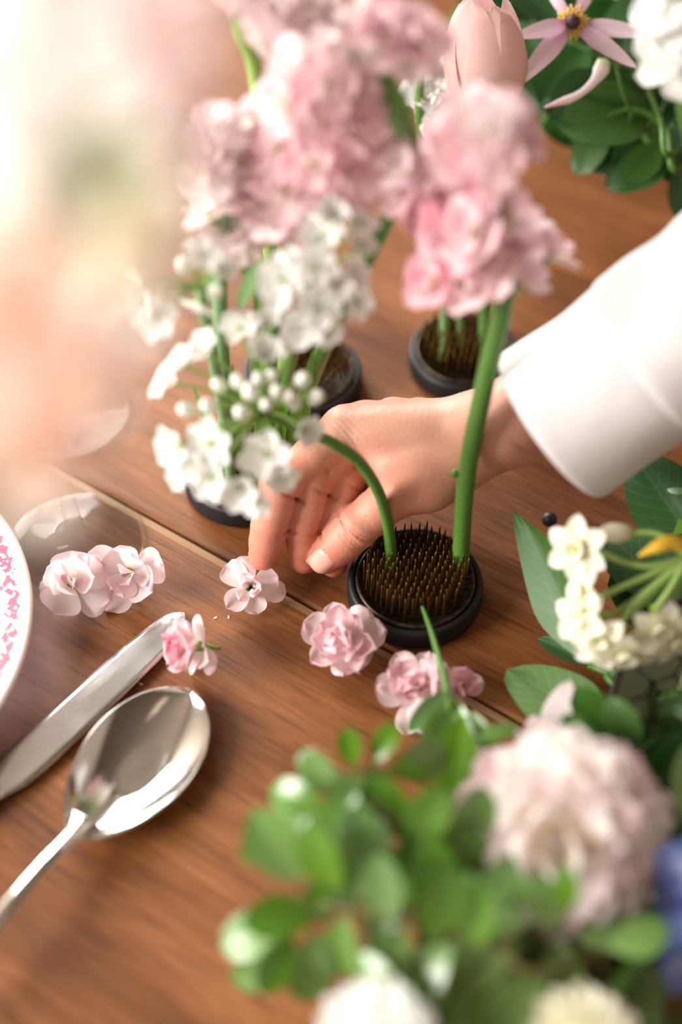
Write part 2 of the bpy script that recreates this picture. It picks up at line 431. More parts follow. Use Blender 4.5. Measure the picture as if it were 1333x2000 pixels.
# ------------------------------------------------------------------ floor and table
def box(mb, x0, x1, y0, y1, z0, z1):
    v = [(x0, y0, z0), (x1, y0, z0), (x1, y1, z0), (x0, y1, z0), (x0, y0, z1), (x1, y0, z1), (x1, y1, z1), (x0, y1, z1)]
    f = [(0, 3, 2, 1), (4, 5, 6, 7), (0, 1, 5, 4), (1, 2, 6, 5), (2, 3, 7, 6), (3, 0, 4, 7)]
    mb.add(v, f); return mb
def wall(name, label, axis, pos, thick, lo_, hi_, hole=None):
    # axis 0: plane across x, axis 1: plane across y ; lo_/hi_ = (along, z) ranges ; hole = (a0, a1, z0, z1)
    m_ = MB(); a0, z0 = lo_; a1, z1 = hi_
    rects = [(a0, a1, z0, z1)] if hole is None else [(a0, hole[0], z0, z1), (hole[1], a1, z0, z1), (hole[0], hole[1], z0, hole[2]), (hole[0], hole[1], hole[3], z1)]
    for (p, q, r, s) in rects:
        if axis == 0: box(m_, pos, pos+thick, p, q, r, s)
        else: box(m_, p, q, pos, pos+thick, r, s)
    o = m_.build(name, M['plaster'], smooth=False); o['kind'] = 'structure'; o['label'] = label
    return o
M['plaster'] = plain('warm_white_plaster', srgb(156, 145, 133), 0.9, spec=0.1)
XL, XR, YF, YB, ZF, ZC = -1.5, 1.5, -1.7, 1.4, -0.76, 1.75
HB = (-1.5, -.30, .30, 1.42); HL = (-1.05, .15, .35, 1.37)
wall('wall_left', 'plain warm white wall with a window', 0, XL-.1, .1, (YF, ZF), (YB, ZC), HL)
wall('wall_right', 'plain warm white wall', 0, XR, .1, (YF, ZF), (YB, ZC))
wall('wall_front', 'plain warm white wall behind the viewer', 1, YF-.1, .1, (XL, ZF), (XR, ZC))
wall('wall_back', 'plain warm white wall with a window', 1, YB, .1, (XL, ZF), (XR, ZC), HB)
mb = MB(); box(mb, XL-.1, XR+.1, YF-.1, YB+.1, ZF-.05, ZF)
o = mb.build('floor', plain('grey_floorboards', srgb(128, 112, 96), 0.7), smooth=False); o['kind'] = 'structure'; o['label'] = 'plain grey-brown floor'
mb = MB(); box(mb, XL-.1, XR+.1, YF-.1, YB+.1, ZC, ZC+.05)
o = mb.build('ceiling', plain('brown_board_ceiling', srgb(92, 80, 68), .8), smooth=False); o['kind'] = 'structure'; o['label'] = 'plain brown ceiling'
for wn, (axis, pos, h_) in (('window_1', (1, YB, HB)), ('window_2', (0, XL-.1, HL))):
    mb = MB(); f_ = .04; a0, a1, z0, z1 = h_; mid = (a0+a1)/2
    for (p, q, r, s) in ((a0, a0+f_, z0, z1), (a1-f_, a1, z0, z1), (a0+f_, a1-f_, z0, z0+f_), (a0+f_, a1-f_, z1-f_, z1), (mid-.015, mid+.015, z0+f_, z1-f_)):
        if axis == 1: box(mb, p, q, pos+.05, pos+.08, r, s)
        else: box(mb, pos+.02, pos+.05, p, q, r, s)
    o = mb.build(wn, plain('white_frame_'+wn, srgb(236, 234, 230), .4), smooth=False); o['kind'] = 'structure'; o['label'] = 'white wooden window frame'

TA = math.radians(-34.2)
table = thing('wooden_table', (0, 0, -0.76), 'brown oiled wooden table with wide planks and a worn light seam', 'table')
tdir = np.array([math.cos(TA), math.sin(TA), 0]); tn = np.array([-math.sin(TA), math.cos(TA), 0])
seam1 = P(300, 1012) @ tn
seam2 = P(1110, 525) @ tn
edges = [seam1-0.60, seam1-0.31, seam1, seam2, seam2+0.30]
for i in range(4):
    y0, y1 = edges[i]+0.0006, edges[i+1]-0.0006
    top = 0.0 if i != 2 else -0.0012
    b = 0.0022 if i != 1 else 0.0036
    prof = [(y0, -0.03), (y0, top-b), (y0+b*0.3, top-b*0.35), (y0+b, top), (y1-b, top), (y1-b*0.3, top-b*0.35), (y1, top-b), (y1, -0.03)]
    if i == 1: prof[4:7] = [(y1-.0055, top), (y1-.0012, top-.0009), (y1, top-.0022)]
    xs = (-0.95, 0.95)
    verts = [(x, p[0], p[1]) for x in xs for p in prof]
    n = len(prof)
    faces = [(k, k+1, n+k+1, n+k) for k in range(n-1)] + [(n-1, 0, n, 2*n-1), tuple(range(n-1, -1, -1)), tuple(range(n, 2*n))]
    mb = MB(); mb.add(verts, [tuple(reversed(f)) for f in faces])
    me = mb.mesh('plank', M['wood'], smooth=False); me.materials.append(M['wood_edge'])
    for p in me.polygons:
        if p.index in (1, 2, 4, 5) and i == 1: p.material_index = 1
    o = link('plank', me, table, T((0, 0, 0.76)) @ Rz(TA))
apr = MB()
ylo, yhi = edges[0]+0.05, edges[-1]-0.05
for (a, b_, c, d_) in [(-0.93, 0.93, ylo, ylo+0.03), (-0.93, 0.93, yhi-0.03, yhi), (-0.93, -0.9, ylo+0.03, yhi-0.03), (0.9, 0.93, ylo+0.03, yhi-0.03)]:
    mbx = MB(); box(mbx, a, b_, c, d_, -0.12, -0.03)
    link('apron', mbx.mesh('apron', M['wood'], False), table, T((0, 0, 0.76)) @ Rz(TA))
for sx in (-0.9, 0.84):
    for sy in (ylo+0.03, yhi-0.09):
        mbx = MB(); box(mbx, sx, sx+0.06, sy, sy+0.06, -0.76, -0.03)
        link('leg', mbx.mesh('leg', M['wood'], False), table, T((0, 0, 0.76)) @ Rz(TA))

# ------------------------------------------------------------------ hand: one continuous surface from a distance field
J = dict(
 wr=P(955, 838, .070), wr2=P(985, 832, .082),
 i0=P(672, 838, .066), i1=P(546, 952, .055), i2=P(527, 1027, .036), i3=P(516, 1086, .0185),
 t0=P(900, 905, .057), t1=P(778, 962, .051), t2=P(694, 1032, .035), t3=P(634, 1090, .0195),
 m0=P(716, 828, .060), m1=P(608, 948, .050), m2=P(590, 1030, .030), m3=P(595, 1093, .0105),
 r0=P(768, 818, .050), r1=P(672, 945, .043), r2=P(645, 1035, .025), r3=P(652, 1100, .0095),
 p0=P(820, 815, .043), p1=P(745, 900, .036), p2=P(715, 960, .026), p3=P(705, 1010, .017),
)
ARM = np.array([0.742, 0.16, 0.65]); ARM /= np.linalg.norm(ARM)
J['fa'] = J['wr2'] + ARM*0.17

H = 0.0008
lo = np.array([-0.064, -0.070, -0.004]); hi = np.array([0.205, 0.075, 0.205])
dims = np.ceil((hi-lo)/H).astype(int)+1
AX = [lo[i]+H*np.arange(dims[i]) for i in range(3)]
BIG = 0.02
def blank(): return np.full(dims, BIG, dtype=np.float32)
def sub(a, b, rad):
    mn = np.minimum(a, b)-rad-0.013; mx = np.maximum(a, b)+rad+0.013
    i0 = np.clip(((mn-lo)/H).astype(int), 0, dims-1); i1 = np.clip(((mx-lo)/H).astype(int)+1, 1, dims)
    return tuple(slice(int(i0[k]), int(i1[k])) for k in range(3))
def grid(sl):
    return (AX[0][sl[0]][:, None, None], AX[1][sl[1]][None, :, None], AX[2][sl[2]][None, None, :])
def cone(D, a, b, ra, rb, k):
    a = np.array(a); b = np.array(b)
    sl = sub(a, b, max(ra, rb)); X, Y, Z = grid(sl); ab = b-a; L2 = ab@ab+1e-12
    t = np.clip(((X-a[0])*ab[0]+(Y-a[1])*ab[1]+(Z-a[2])*ab[2])/L2, 0, 1)
    d = np.sqrt((X-a[0]-t*ab[0])**2+(Y-a[1]-t*ab[1])**2+(Z-a[2]-t*ab[2])**2)-(ra+t*(rb-ra))
    o = D[sl]; h = np.clip(0.5+0.5*(o-d)/k, 0, 1)
    D[sl] = o*(1-h)+d*h-k*h*(1-h)
def smin(a, b, k):
    h = np.clip(0.5+0.5*(a-b)/k, 0, 1)
    return a*(1-h)+b*h-k*h*(1-h)
def nrm(v): return v/(np.linalg.norm(v)+1e-12)
def lerp(a, b, t): return a*(1-t)+b*t
palm = blank()
wr, wr2, fa = J['wr'], J['wr2'], J['fa']
side = nrm(np.cross(ARM, nrm(np.cross(ARM, FW))))       # across the forearm, in the picture plane
side = nrm(J['p0']-J['i0']); side = nrm(side-ARM*(side@ARM))
k_ = 0.012
for nm, r0_, r1_ in (('i0', .0125, .0108), ('m0', .0125, .0105), ('r0', .0125, .0100), ('p0', .0120, .0090)):
    s = {'i0': -0.012, 'm0': -0.003, 'r0': 0.006, 'p0': 0.013}[nm]
    cone(palm, wr+side*s, J[nm], r0_, r1_, k_)
dn = np.array([-0.1, -0.15, -1.0])
# wrist and forearm: flattened
for s in (-0.011, 0.0, 0.011):
    cone(palm, wr+side*s, wr2+side*s*1.0, .0145, .0145, k_)
    cone(palm, wr2+side*s, fa+side*s*1.7, .0145, .0215, k_)
# heel of the hand and thenar
cone(palm, wr+side*0.010+dn*0.008, lerp(wr, J['p0'], 0.7)+dn*0.010, .0115, .0105, k_)
cone(palm, wr+dn*0.006-side*0.008, lerp(J['t0'], J['t1'], 0.5)+dn*0.003, .0135, .0125, k_)
cone(palm, J['t0'], J['t1'], .0125, .0112, k_)
# web between thumb and index
cone(palm, lerp(J['t0'], J['t1'], .55), lerp(wr, J['i0'], .72)+dn*0.006, .0085, .0080, k_)
cone(palm, lerp(J['t0'], J['t1'], .9), lerp(wr, J['i0'], .82)+dn*0.008, .0050, .0060, .010)
# tendons on the back
up_ = np.array([-0.15, -0.3, 0.94])
for nm in ('i0', 'm0'):
    cone(palm, lerp(wr, J[nm], .35)+up_*0.0095, J[nm]+up_*0.0088, .0012, .0022, .005)
cone(palm, lerp(J['t0'], J['t1'], .1)+np.array([-.05, -.6, .75])*.0105, J['t1']+np.array([-.05, -.6, .75])*.0100, .0015, .0024, .005)
ALL = None
FING = {
 'i': ((.0110, .0100, .0091, .0080), 'i0 i1 i2 i3'),
 'm': ((.0108, .0095, .0086, .0076), 'm0 m1 m2 m3'),
 'r': ((.0102, .0092, .0084, .0074), 'r0 r1 r2 r3'),
 'p': ((.0090, .0080, .0074, .0066), 'p0 p1 p2 p3'),
 't': ((.0112, .0108, .0110, .0082), 't1 t1 t2 t3'),
}
for key, (rr, names) in FING.items():
    D = palm.copy() if ALL is not None else palm.copy()
    js = [J[n] for n in names.split()]
    Fd = blank()
    for q in range(3):
        if np.linalg.norm(js[q+1]-js[q]) < 1e-6: continue
        a, b = js[q], js[q+1]; ra, rb = rr[q], rr[q+1]
        mid = lerp(a, b, .5)
        if q == 2 and key == 't':
            cone(Fd, a, lerp(a, b, .55), ra, .0102, .004); cone(Fd, lerp(a, b, .45), b, .0102, rb, .004)
        elif q == 2:
            cone(Fd, a, lerp(a, b, .5), ra, (ra+rb)*.505, .003); cone(Fd, lerp(a, b, .5), b, (ra+rb)*.505, rb, .003)
        else:
            cone(Fd, a, mid, ra, (ra+rb)/2*0.985, .003); cone(Fd, mid, b, (ra+rb)/2*0.985, rb, .003)
    D = smin(D, Fd, 0.006)
    ALL = D if ALL is None else smin(ALL, D, 0.0012)
    del D, Fd
# creases: shallow grooves across the joints
def groove(c, axis, facing, depth, w, R):
    sl = sub(c, c, R*2); X, Y, Z = grid(sl)
    dx, dy, dz = X-c[0], Y-c[1], Z-c[2]
    t = dx*axis[0]+dy*axis[1]+dz*axis[2]
    s = (dx*facing[0]+dy*facing[1]+dz*facing[2])/R
    r2 = (dx*dx+dy*dy+dz*dz)/(R*R)
    ALL[sl] += depth*np.exp(-(t/w)**2)*np.clip(s*1.5+0.55, 0, 1)*np.exp(-np.clip(r2-1.6, 0, 9)*2)
camd = -FW
for key in 'imr':
    a, b, c, d = (J[key+q] for q in '0123')
    for (pnt, u_, v_, dep) in ((b, nrm(b-a), nrm(c-b), .0021), (c, nrm(c-b), nrm(d-c), .0018)):
        axis = nrm(u_+v_); flex = nrm(v_-u_); flex = nrm(flex+0.6*camd)
        groove(pnt+axis*0.0005, axis, flex, dep*(1 if key == 'i' else .6), .0009, .011)
    groove(lerp(a, b, .50), nrm(b-a), nrm(nrm(c-b)-nrm(b-a)), .0014, .0011, .009)
ta = nrm(J['t3']-J['t2'])
tdors = nrm(camd-ta*(camd@ta))
for off, dep in ((-.0030, .0007), (-.0012, .0011), (.0008, .0009), (.0026, .0008), (.0046, .0005)):
    groove(J['t2']+ta*off, nrm(ta+0.12*np.cross(ta, tdors)*(1 if off > 0 else -1)), tdors, dep, .0005, .0100)
ia = nrm(J['i1']-J['i0'])
for off, dep in ((-.004, .0003), (-.0015, .0004), (.001, .0004), (.0035, .0004), (.006, .0003)):
    groove(J['i0']+ia*off, ia, nrm(np.array([-.2, -.6, .75])), dep, .0006, .011)
groove(J['wr2']+ARM*.006, ARM, nrm(np.array([.1, -.8, -.4])), .0012, .0012, .017)
# nail bed: slightly flattened dorsal tip of the thumb with a fold behind the nail
def sample(p):
    g = (np.asarray(p)-lo)/H; i = np.clip(np.floor(g).astype(int), 0, dims-2); f_ = g-i
    s = 0.0
    for a in (0, 1):
        for b in (0, 1):
            for c in (0, 1):
                s += ALL[i[0]+a, i[1]+b, i[2]+c]*(f_[0] if a else 1-f_[0])*(f_[1] if b else 1-f_[1])*(f_[2] if c else 1-f_[2])
    return s

def surface_nets(D):
    ins = D < 0
    nx, ny, nz = D.shape
    cnt = np.zeros((nx-1, ny-1, nz-1), np.int8)
    for a in (0, 1):
        for b in (0, 1):
            for c in (0, 1):
                cnt += ins[a:nx-1+a, b:ny-1+b, c:nz-1+c]
    act = (cnt > 0) & (cnt < 8)
    I = np.argwhere(act)
    idx = np.full(act.shape, -1, np.int64); idx[act] = np.arange(len(I))
    acc = np.zeros((len(I), 3)); num = np.zeros(len(I))
    cs = [(0, 0, 0), (1, 0, 0), (0, 1, 0), (1, 1, 0), (0, 0, 1), (1, 0, 1), (0, 1, 1), (1, 1, 1)]
    val = [D[I[:, 0]+c[0], I[:, 1]+c[1], I[:, 2]+c[2]].astype(float) for c in cs]
    for p in range(8):
        for q in range(p+1, 8):
            df = np.array(cs[q])-np.array(cs[p])
            if np.abs(df).sum() != 1: continue
            x = (val[p] < 0) != (val[q] < 0)
            t = val[p]/(val[p]-val[q]+1e-20)
            pos = np.array(cs[p])[None, :]+t[:, None]*df[None, :]
            acc[x] += pos[x]; num[x] += 1
    verts = (I+acc/num[:, None])*H+lo
    faces = []
    for ax in range(3):
        s0 = [slice(1, -1)]*3; s0[ax] = slice(0, -1)
        s1 = [slice(1, -1)]*3; s1[ax] = slice(1, None)
        A = ins[tuple(s0)]; B = ins[tuple(s1)]
        E_ = np.argwhere(A != B)
        sg = A[E_[:, 0], E_[:, 1], E_[:, 2]]
        base = E_.copy()
        for k in range(3):
            if k != ax: base[:, k] += 1
        o1, o2 = [(1, 2), (2, 0), (0, 1)][ax]
        def cell(d1, d2):
            q = base.copy(); q[:, o1] += d1; q[:, o2] += d2
            return idx[q[:, 0], q[:, 1], q[:, 2]]
        quad = np.stack([cell(-1, -1), cell(0, -1), cell(0, 0), cell(-1, 0)], 1)
        quad[~sg] = quad[~sg][:, ::-1]
        faces.append(quad[(quad >= 0).all(1)])
    return verts, np.concatenate(faces)
hv, hf = surface_nets(ALL)
# one light smoothing pass
nb = np.zeros_like(hv); nc = np.zeros(len(hv))
for k in range(4):
    a = hf[:, k]; b = hf[:, (k+1) % 4]
    np.add.at(nb, a, hv[b]); np.add.at(nc, a, 1)
    np.add.at(nb, b, hv[a]); np.add.at(nc, b, 1)
hv = hv*0.5+0.5*nb/nc[:, None]
person = thing('person', (J['fa'][0]-0.02, J['fa'][1], 0), 'person in a white shirt reaching a bare right hand down to a pink blossom', 'person')
pl = np.array(person.location)
me = bpy.data.meshes.new('hand')
me.vertices.add(len(hv)); me.vertices.foreach_set('co', (hv-pl).astype(np.float32).ravel())
me.loops.add(len(hf)*4); me.loops.foreach_set('vertex_index', hf.astype(np.int32).ravel())
me.polygons.add(len(hf)); me.polygons.foreach_set('loop_start', np.arange(0, len(hf)*4, 4, dtype=np.int32))
me.polygons.foreach_set('loop_total', np.full(len(hf), 4, dtype=np.int32))
me.update(calc_edges=True); me.validate()
me.polygons.foreach_set('use_smooth', [True]*len(me.polygons))
flush = np.full(len(hv), 0.22)
for nm, w_, r_ in [(f+q, w, r) for f in 'imrpt' for q, w, r in (('3', .50, .020), ('2', .36, .016), ('1', .36, .016))]:
    d2 = ((hv-J[nm])**2).sum(1); flush = np.maximum(flush, 0.22+1.12*w_*np.exp(-d2/(r_*r_)))
at = me.attributes.new('flush', 'FLOAT', 'POINT'); at.data.foreach_set('value', flush[:len(me.vertices)].astype(np.float32))
me.materials.append(M['skin'])
hand = link('hand', me, person); hand['label'] = 'bare right hand with bent fingers, palm turned down'

def nail(center, axis, dors, Ln, Wn, name='fingernail'):
    sd = nrm(np.cross(dors, axis)); vs_, fs_, uv_ = [], [], []
    nu, nv = 8, 8
    for i in range(nu+1):
        u = i/nu
        for j in range(nv+1):
            v = -1+2*j/nv
            end = (1-0.16*v*v) if u > 0.5 else 1.0
            al = (u-0.5)*Ln*(end if u > 0.5 else (1-0.22*v*v))
            w = Wn/2*(0.90+0.1*math.sin(math.pi*u))
            p0 = center+axis*al+sd*(w*v)
            t = 0.016
            while t > -0.004 and sample(p0+dors*t) > 0: t -= 0.0003
            lift = 0.0004+0.0006*u if abs(v) < 0.99 else -0.0002
            if i == 0: lift = -0.0004
            vs_.append(p0+dors*(t+lift)-pl); uv_.append((u, j/nv))
    for i in range(nu):
        for j in range(nv):
            a = i*(nv+1)+j; fs_.append((a, a+nv+1, a+nv+2, a+1))
    m_ = MB(); m_.add(vs_, fs_, uv_)
    o = m_.build(name, M['nail'], person)
    sol = o.modifiers.new('thickness', 'SOLIDIFY'); sol.thickness = 0.0005; sol.offset = -1
    return o
tn_ = nail(J['t3']+ta*0.0008, ta, tdors, .0165, .0140); tn_['label'] = 'short clean thumbnail'
for key in 'imr':
    a = nrm(J[key+'3']-J[key+'2']); dors = np.array([-0.72, 0.69, 0.0]); dors = nrm(dors-a*(dors@a))
    nail(J[key+'3']+a*0.001, a, dors, .011, .0095)

# ------------------------------------------------------------------ sleeve
cuffc = S(1083, 828, .675)
AX_ = ARM
sx_ = nrm(np.cross(AX_, np.array([0, 0, 1.0]))); sy_ = nrm(np.cross(sx_, AX_))
def sleeve_ring(s, r1, r2, n, wr_=0.0, seed=0, skew=0.0):
    out = []
    for k in range(n):
        a = 2*math.pi*k/n
        w = 1+wr_*(math.sin(3*a+seed+s*60)*0.5+math.sin(5*a-seed*2+s*95)*0.35+math.sin(2*a+s*130+1)*0.5+math.sin(4*a+s*210+2)*0.35+0.25*math.sin(7*a-s*150))
        c = cuffc+AX_*s+sx_*(r1*w*math.cos(a))+sy_*(r2*w*math.sin(a))
        out.append(c-pl)
    return out
def sleeve_part(name, prof, mat):
    n = 64; vs_, fs_, uv_ = [], [], []
    for i, (s, r1, r2, w_) in enumerate(prof):
        vs_ += sleeve_ring(s, r1, r2, n, w_, 1.7); uv_ += [(i/len(prof), k/n) for k in range(n)]
    for i in range(len(prof)-1):
        for k in range(n):
            fs_.append((i*n+k, i*n+(k+1) % n, (i+1)*n+(k+1) % n, (i+1)*n+k))
    m_ = MB(); m_.add(vs_, fs_, uv_)
    o = m_.build(name, mat, person)
    sol = o.modifiers.new('thickness', 'SOLIDIFY'); sol.thickness = 0.0012; sol.offset = 0
    ss = o.modifiers.new('smooth', 'SUBSURF'); ss.levels = 1; ss.render_levels = 1
    return o
R1 = 0.041
prof = [(0.004, R1-.0022, R1-.0022, 0), (0.0, R1-.0012, R1-.0012, 0), (-0.0008, R1, R1, 0), (0.001, R1+.0006, R1+.0006, 0), (0.005, R1, R1, 0.0)]
prof += [(0.005+0.05*i/6, R1-0.0012*math.sin(math.pi*i/6), R1-0.0012*math.sin(math.pi*i/6), 0.014*math.sin(math.pi*i/6)) for i in range(1, 7)]
o = sleeve_part('cuff', prof, M['cloth']); o['label'] = 'broad white cotton cuff'
prof = [(0.050, R1-.003, R1-.003, 0.0), (0.053, R1+0.0015, R1+.0015, 0.01)]
prof += [(0.053+0.30*i/44, R1+0.0010+0.002*(i/44), R1+.0010+0.002*(i/44), 0.045*min(1, i/5)) for i in range(1, 45)]
o = sleeve_part('sleeve', prof, M['cloth']); o['label'] = 'softly creased white shirt sleeve'
# ------------------------------------------------------------------ kenzan (pin flower holders)
def kenzan(loc, R, label, pin_h=0.017, seed=1, rot=0.0, metal=None):
    rn = random.Random(seed)
    t = thing('flower_frog', loc, label, 'flower frog', 'round pin flower frogs on the table')
    t.rotation_euler = (0, 0, rot)
    k = R/0.035
    m = MB(); lathe(m, [(0.0, 0.0), (.0335*k, 0.0), (.0348*k, .0008), (.035*k, .003), (.0346*k, .0105), (.0338*k, .0122), (.0322*k, .0128), (.0312*k, .0120), (.0308*k, .0098), (0, .0098)], 64)
    m.build('rubber_ring', M['black'], t)
    m = MB(); lathe(m, [(.0308*k, .0098), (.0306*k, .0132), (.0298*k, .0140), (.0288*k, .0136), (.0282*k, .0124), (0, .0122)], 64)
    m.build('lead_plate', M['plate_lead'], t)
    m = MB(); st = 0.0040
    nr = int(.028*k/st)+1
    for a in range(-nr, nr+1):
        for b in range(-nr, nr+1):
            x = (a+(b % 2)*0.5)*st; y = b*st*0.866
            if math.hypot(x, y) > .0272*k: continue
            lx, ly = rn.uniform(-.0007, .0007), rn.uniform(-.0007, .0007)
            h = pin_h+rn.uniform(-.0007, .0005)
            tube(m, [(x, y, .0118), (x+lx*.6, y+ly*.6, .0122+h*0.82), (x+lx, y+ly, .0122+h)], [.00056, .00050, .0001], 5)
    p = m.build('pins', metal or M['pin'], t); p['kind'] = 'stuff'; p['label'] = 'brass pins standing in close rows'
    return t
KZ = [
 (P(810, 1160), .0352, 'black rubber-edged pin flower frog with bare brass pins below the hand'),
 (P(480, 940), .0340, 'black pin flower frog holding the white allium stems'),
 (P(592, 752), .0350, 'dark pin flower frog standing behind the white alliums'),
 (P(905, 712), .0330, 'dark pin flower frog holding three green stems behind the wrist'),
]
for i, (c, R, lb) in enumerate(KZ):
    kenzan(c, R, lb, seed=i, rot=0.15+i*0.4)

# ------------------------------------------------------------------ plate
def circ3(a, b, c):
    ax, ay = a[:2]; bx, by = b[:2]; cx, cy = c[:2]
    d = 2*(ax*(by-cy)+bx*(cy-ay)+cx*(ay-by))
    ux = ((ax*ax+ay*ay)*(by-cy)+(bx*bx+by*by)*(cy-ay)+(cx*cx+cy*cy)*(ay-by))/d
    uy = ((ax*ax+ay*ay)*(cx-bx)+(bx*bx+by*by)*(ax-cx)+(cx*cx+cy*cy)*(bx-ax))/d
    return ux, uy, math.hypot(ax-ux, ay-uy)
pcx, pcy, pR = circ3(P(0, 1003, .02), P(63, 1165, .02), P(0, 1383, .02))
def plate_material(R):
    m, nt, N, Lk, b = newmat('pink_transferware')
    tc = N.new('ShaderNodeTexCoord'); sep = N.new('ShaderNodeSeparateXYZ'); Lk.new(tc.outputs['Object'], sep.inputs[0])
    def mth(op, a, b_=None, c=None):
        n = N.new('ShaderNodeMath'); n.operation = op
        for i, x in enumerate((a, b_, c)):
            if x is None: continue
            if isinstance(x, (int, float)): n.inputs[i].default_value = x
            else: Lk.new(x, n.inputs[i])
        return n.outputs[0]
    r = mth('SQRT', mth('ADD', mth('MULTIPLY', sep.outputs['X'], sep.outputs['X']), mth('MULTIPLY', sep.outputs['Y'], sep.outputs['Y'])))
    ang = mth('ARCTAN2', sep.outputs['Y'], sep.outputs['X'])
    rn_ = mth('DIVIDE', r, R)
    # scalloped lace border close to the edge
    sc = mth('MULTIPLY_ADD', mth('ABSOLUTE', mth('SINE', mth('MULTIPLY', ang, 46.0))), -0.018, 0.955)
    band = mth('MULTIPLY', mth('LESS_THAN', rn_, 0.957), mth('GREATER_THAN', rn_, 0.865))
    sc2 = mth('MULTIPLY_ADD', mth('ABSOLUTE', mth('SINE', mth('MULTIPLY', ang, 23.0))), 0.045, 0.862)
    inb = mth('MULTIPLY', mth('LESS_THAN', rn_, sc), mth('GREATER_THAN', rn_, sc2))
    vo = N.new('ShaderNodeTexVoronoi'); vo.inputs['Scale'].default_value = 420; vo.feature = 'DISTANCE_TO_EDGE'; Lk.new(tc.outputs['Object'], vo.inputs['Vector'])
    no = N.new('ShaderNodeTexNoise'); no.inputs['Scale'].default_value = 330; no.inputs['Detail'].default_value = 3; Lk.new(tc.outputs['Object'], no.inputs['Vector'])
    lace = mth('MULTIPLY', inb, mth('GREATER_THAN', no.outputs['Fac'], 0.46))
    # loose scrolls further in
    n2 = N.new('ShaderNodeTexNoise'); n2.inputs['Scale'].default_value = 70; n2.inputs['Detail'].default_value = 2; n2.inputs['Distortion'].default_value = 1.5; Lk.new(tc.outputs['Object'], n2.inputs['Vector'])
    ln = mth('LESS_THAN', mth('ABSOLUTE', mth('SUBTRACT', n2.outputs['Fac'], 0.5)), 0.018)
    inner = mth('MULTIPLY', mth('LESS_THAN', rn_, 0.80), mth('MULTIPLY', ln, 0.75))
    fac = mth('MAXIMUM', lace, inner)
    mx = N.new('ShaderNodeMix'); mx.data_type = 'RGBA'; Lk.new(fac, mx.inputs[0])
    mx.inputs[6].default_value = srgb(226, 214, 206); mx.inputs[7].default_value = srgb(206, 92, 116)
    Lk.new(mx.outputs[2], b.inputs['Base Color']); setp(b, Roughness=0.16); b.inputs['Coat Weight'].default_value = 0.5
    return m
plate = thing('dinner_plate', (pcx, pcy, 0), 'white china plate with a pink lace transfer border', 'plate')
k = pR
m = MB()
top = [(0, .004), (.58*k, .004), (.64*k, .0055), (.70*k, .0105), (.76*k, .0135), (.94*k, .0195), (.985*k, .0212), (1.0*k, .0208), (1.003*k, .0195), (.995*k, .0180), (.94*k, .0160), (.76*k, .0100), (.66*k, .0030), (.60*k, .0022), (.585*k, 0.0), (.565*k, 0.0), (.56*k, .0018), (0, .0018)]
lathe(m, top, 128)
o = m.build('plate_body', plate_material(pR), plate)

# ------------------------------------------------------------------ wine glasses
def wine_glass(loc, label, s=1.0):
    t = thing('wine_glass', loc, label, 'wine glass', 'clear wine glasses beside the plate')
    m = MB(); lathe(m, [(0, .0), (.034*s, .0), (.0365*s, .0006), (.037*s, .0012), (.0362*s, .0018), (.028*s, .0026), (.016*s, .0042), (.008*s, .0075), (.0052*s, .013), (.0046*s, .020)], 72); m.build('foot', M['glass'], t)
    m = MB(); lathe(m, [(.0046*s, .020), (.0038*s, .045), (.0036*s, .075), (.0040*s, .098), (.0060*s, .110), (.010*s, .1160)], 24); m.build('stem', M['glass'], t)
    b0 = [(.010, .1160), (.020, .121), (.029, .130), (.0355, .143), (.0385, .158), (.0385, .172), (.0360, .192), (.0325, .215)]
    prof = [(r*s, z) for r, z in b0]+[(.0322*s, .2156), (.0317*s, .215)]+[((r-.0008)*s, z+.0012) for r, z in reversed(b0[1:-1])]+[(.004*s, .1195), (0, .119)]
    m = MB(); lathe(m, prof, 72); m.build('bowl', M['glass'], t)
    return t
wine_glass(P(152, 1062), 'clear wine glass whose foot touches the two blossoms beside the plate')
wine_glass(P(122, 803), 'clear wine glass standing behind the other glass', 1.06)

# ------------------------------------------------------------------ knife and spoon
def cutlery_frame(a, b):
    d = nrm(np.array([b[0]-a[0], b[1]-a[1], 0])); return Matrix(((d[0], -d[1], 0, 0), (d[1], d[0], 0, 0), (0, 0, 1, 0), (0, 0, 0, 1)))
ka, kb = P(358, 1198, .003), P(-20, 1552, .003)
knife = thing('table_knife', (ka[0], ka[1], 0), 'silver table knife with a broad rounded blade', 'knife')
knife.rotation_euler = (0, 0, math.atan2(kb[1]-ka[1], kb[0]-ka[0]))
# local x runs from the tip to the handle; y is across
prof = [(0, -.0006, .0006), (.002, -.0042, .0046), (.006, -.0064, .0074), (.014, -.0080, .0094), (.03, -.0093, .0104), (.055, -.0104, .0110), (.08, -.0110, .0112), (.105, -.0112, .0110), (.118, -.0105, .0100), (.126, -.0075, .0070), (.132, -.0055, .0055)]
prof2 = []
xs = [p[0] for p in prof]
for x in np.unique(np.concatenate([np.linspace(0, .012, 8), np.linspace(.012, .132, 30)])):
    prof2.append((x, np.interp(x, xs, [p[1] for p in prof]), np.interp(x, xs, [p[2] for p in prof])))
vs_, fs_ = [], []
acr = [(0, .0), (.12, .00035), (.5, .0006), (.85, .0011), (1, .0013)]
n = len(acr)*2
for (x, y0, y1) in prof2:
    zc = .0030
    for q, h in acr: vs_.append((x, y0+(y1-y0)*q, zc+h))
    for q, h in reversed(acr): vs_.append((x, y0+(y1-y0)*q, zc-h-.0001))
for i in range(len(prof2)-1):
    for k in range(n): fs_.append((i*n+k, i*n+(k+1) % n, (i+1)*n+(k+1) % n, (i+1)*n+k))
fs_.append(tuple(range(n))); fs_.append(tuple(reversed(range((len(prof2)-1)*n, len(prof2)*n))))
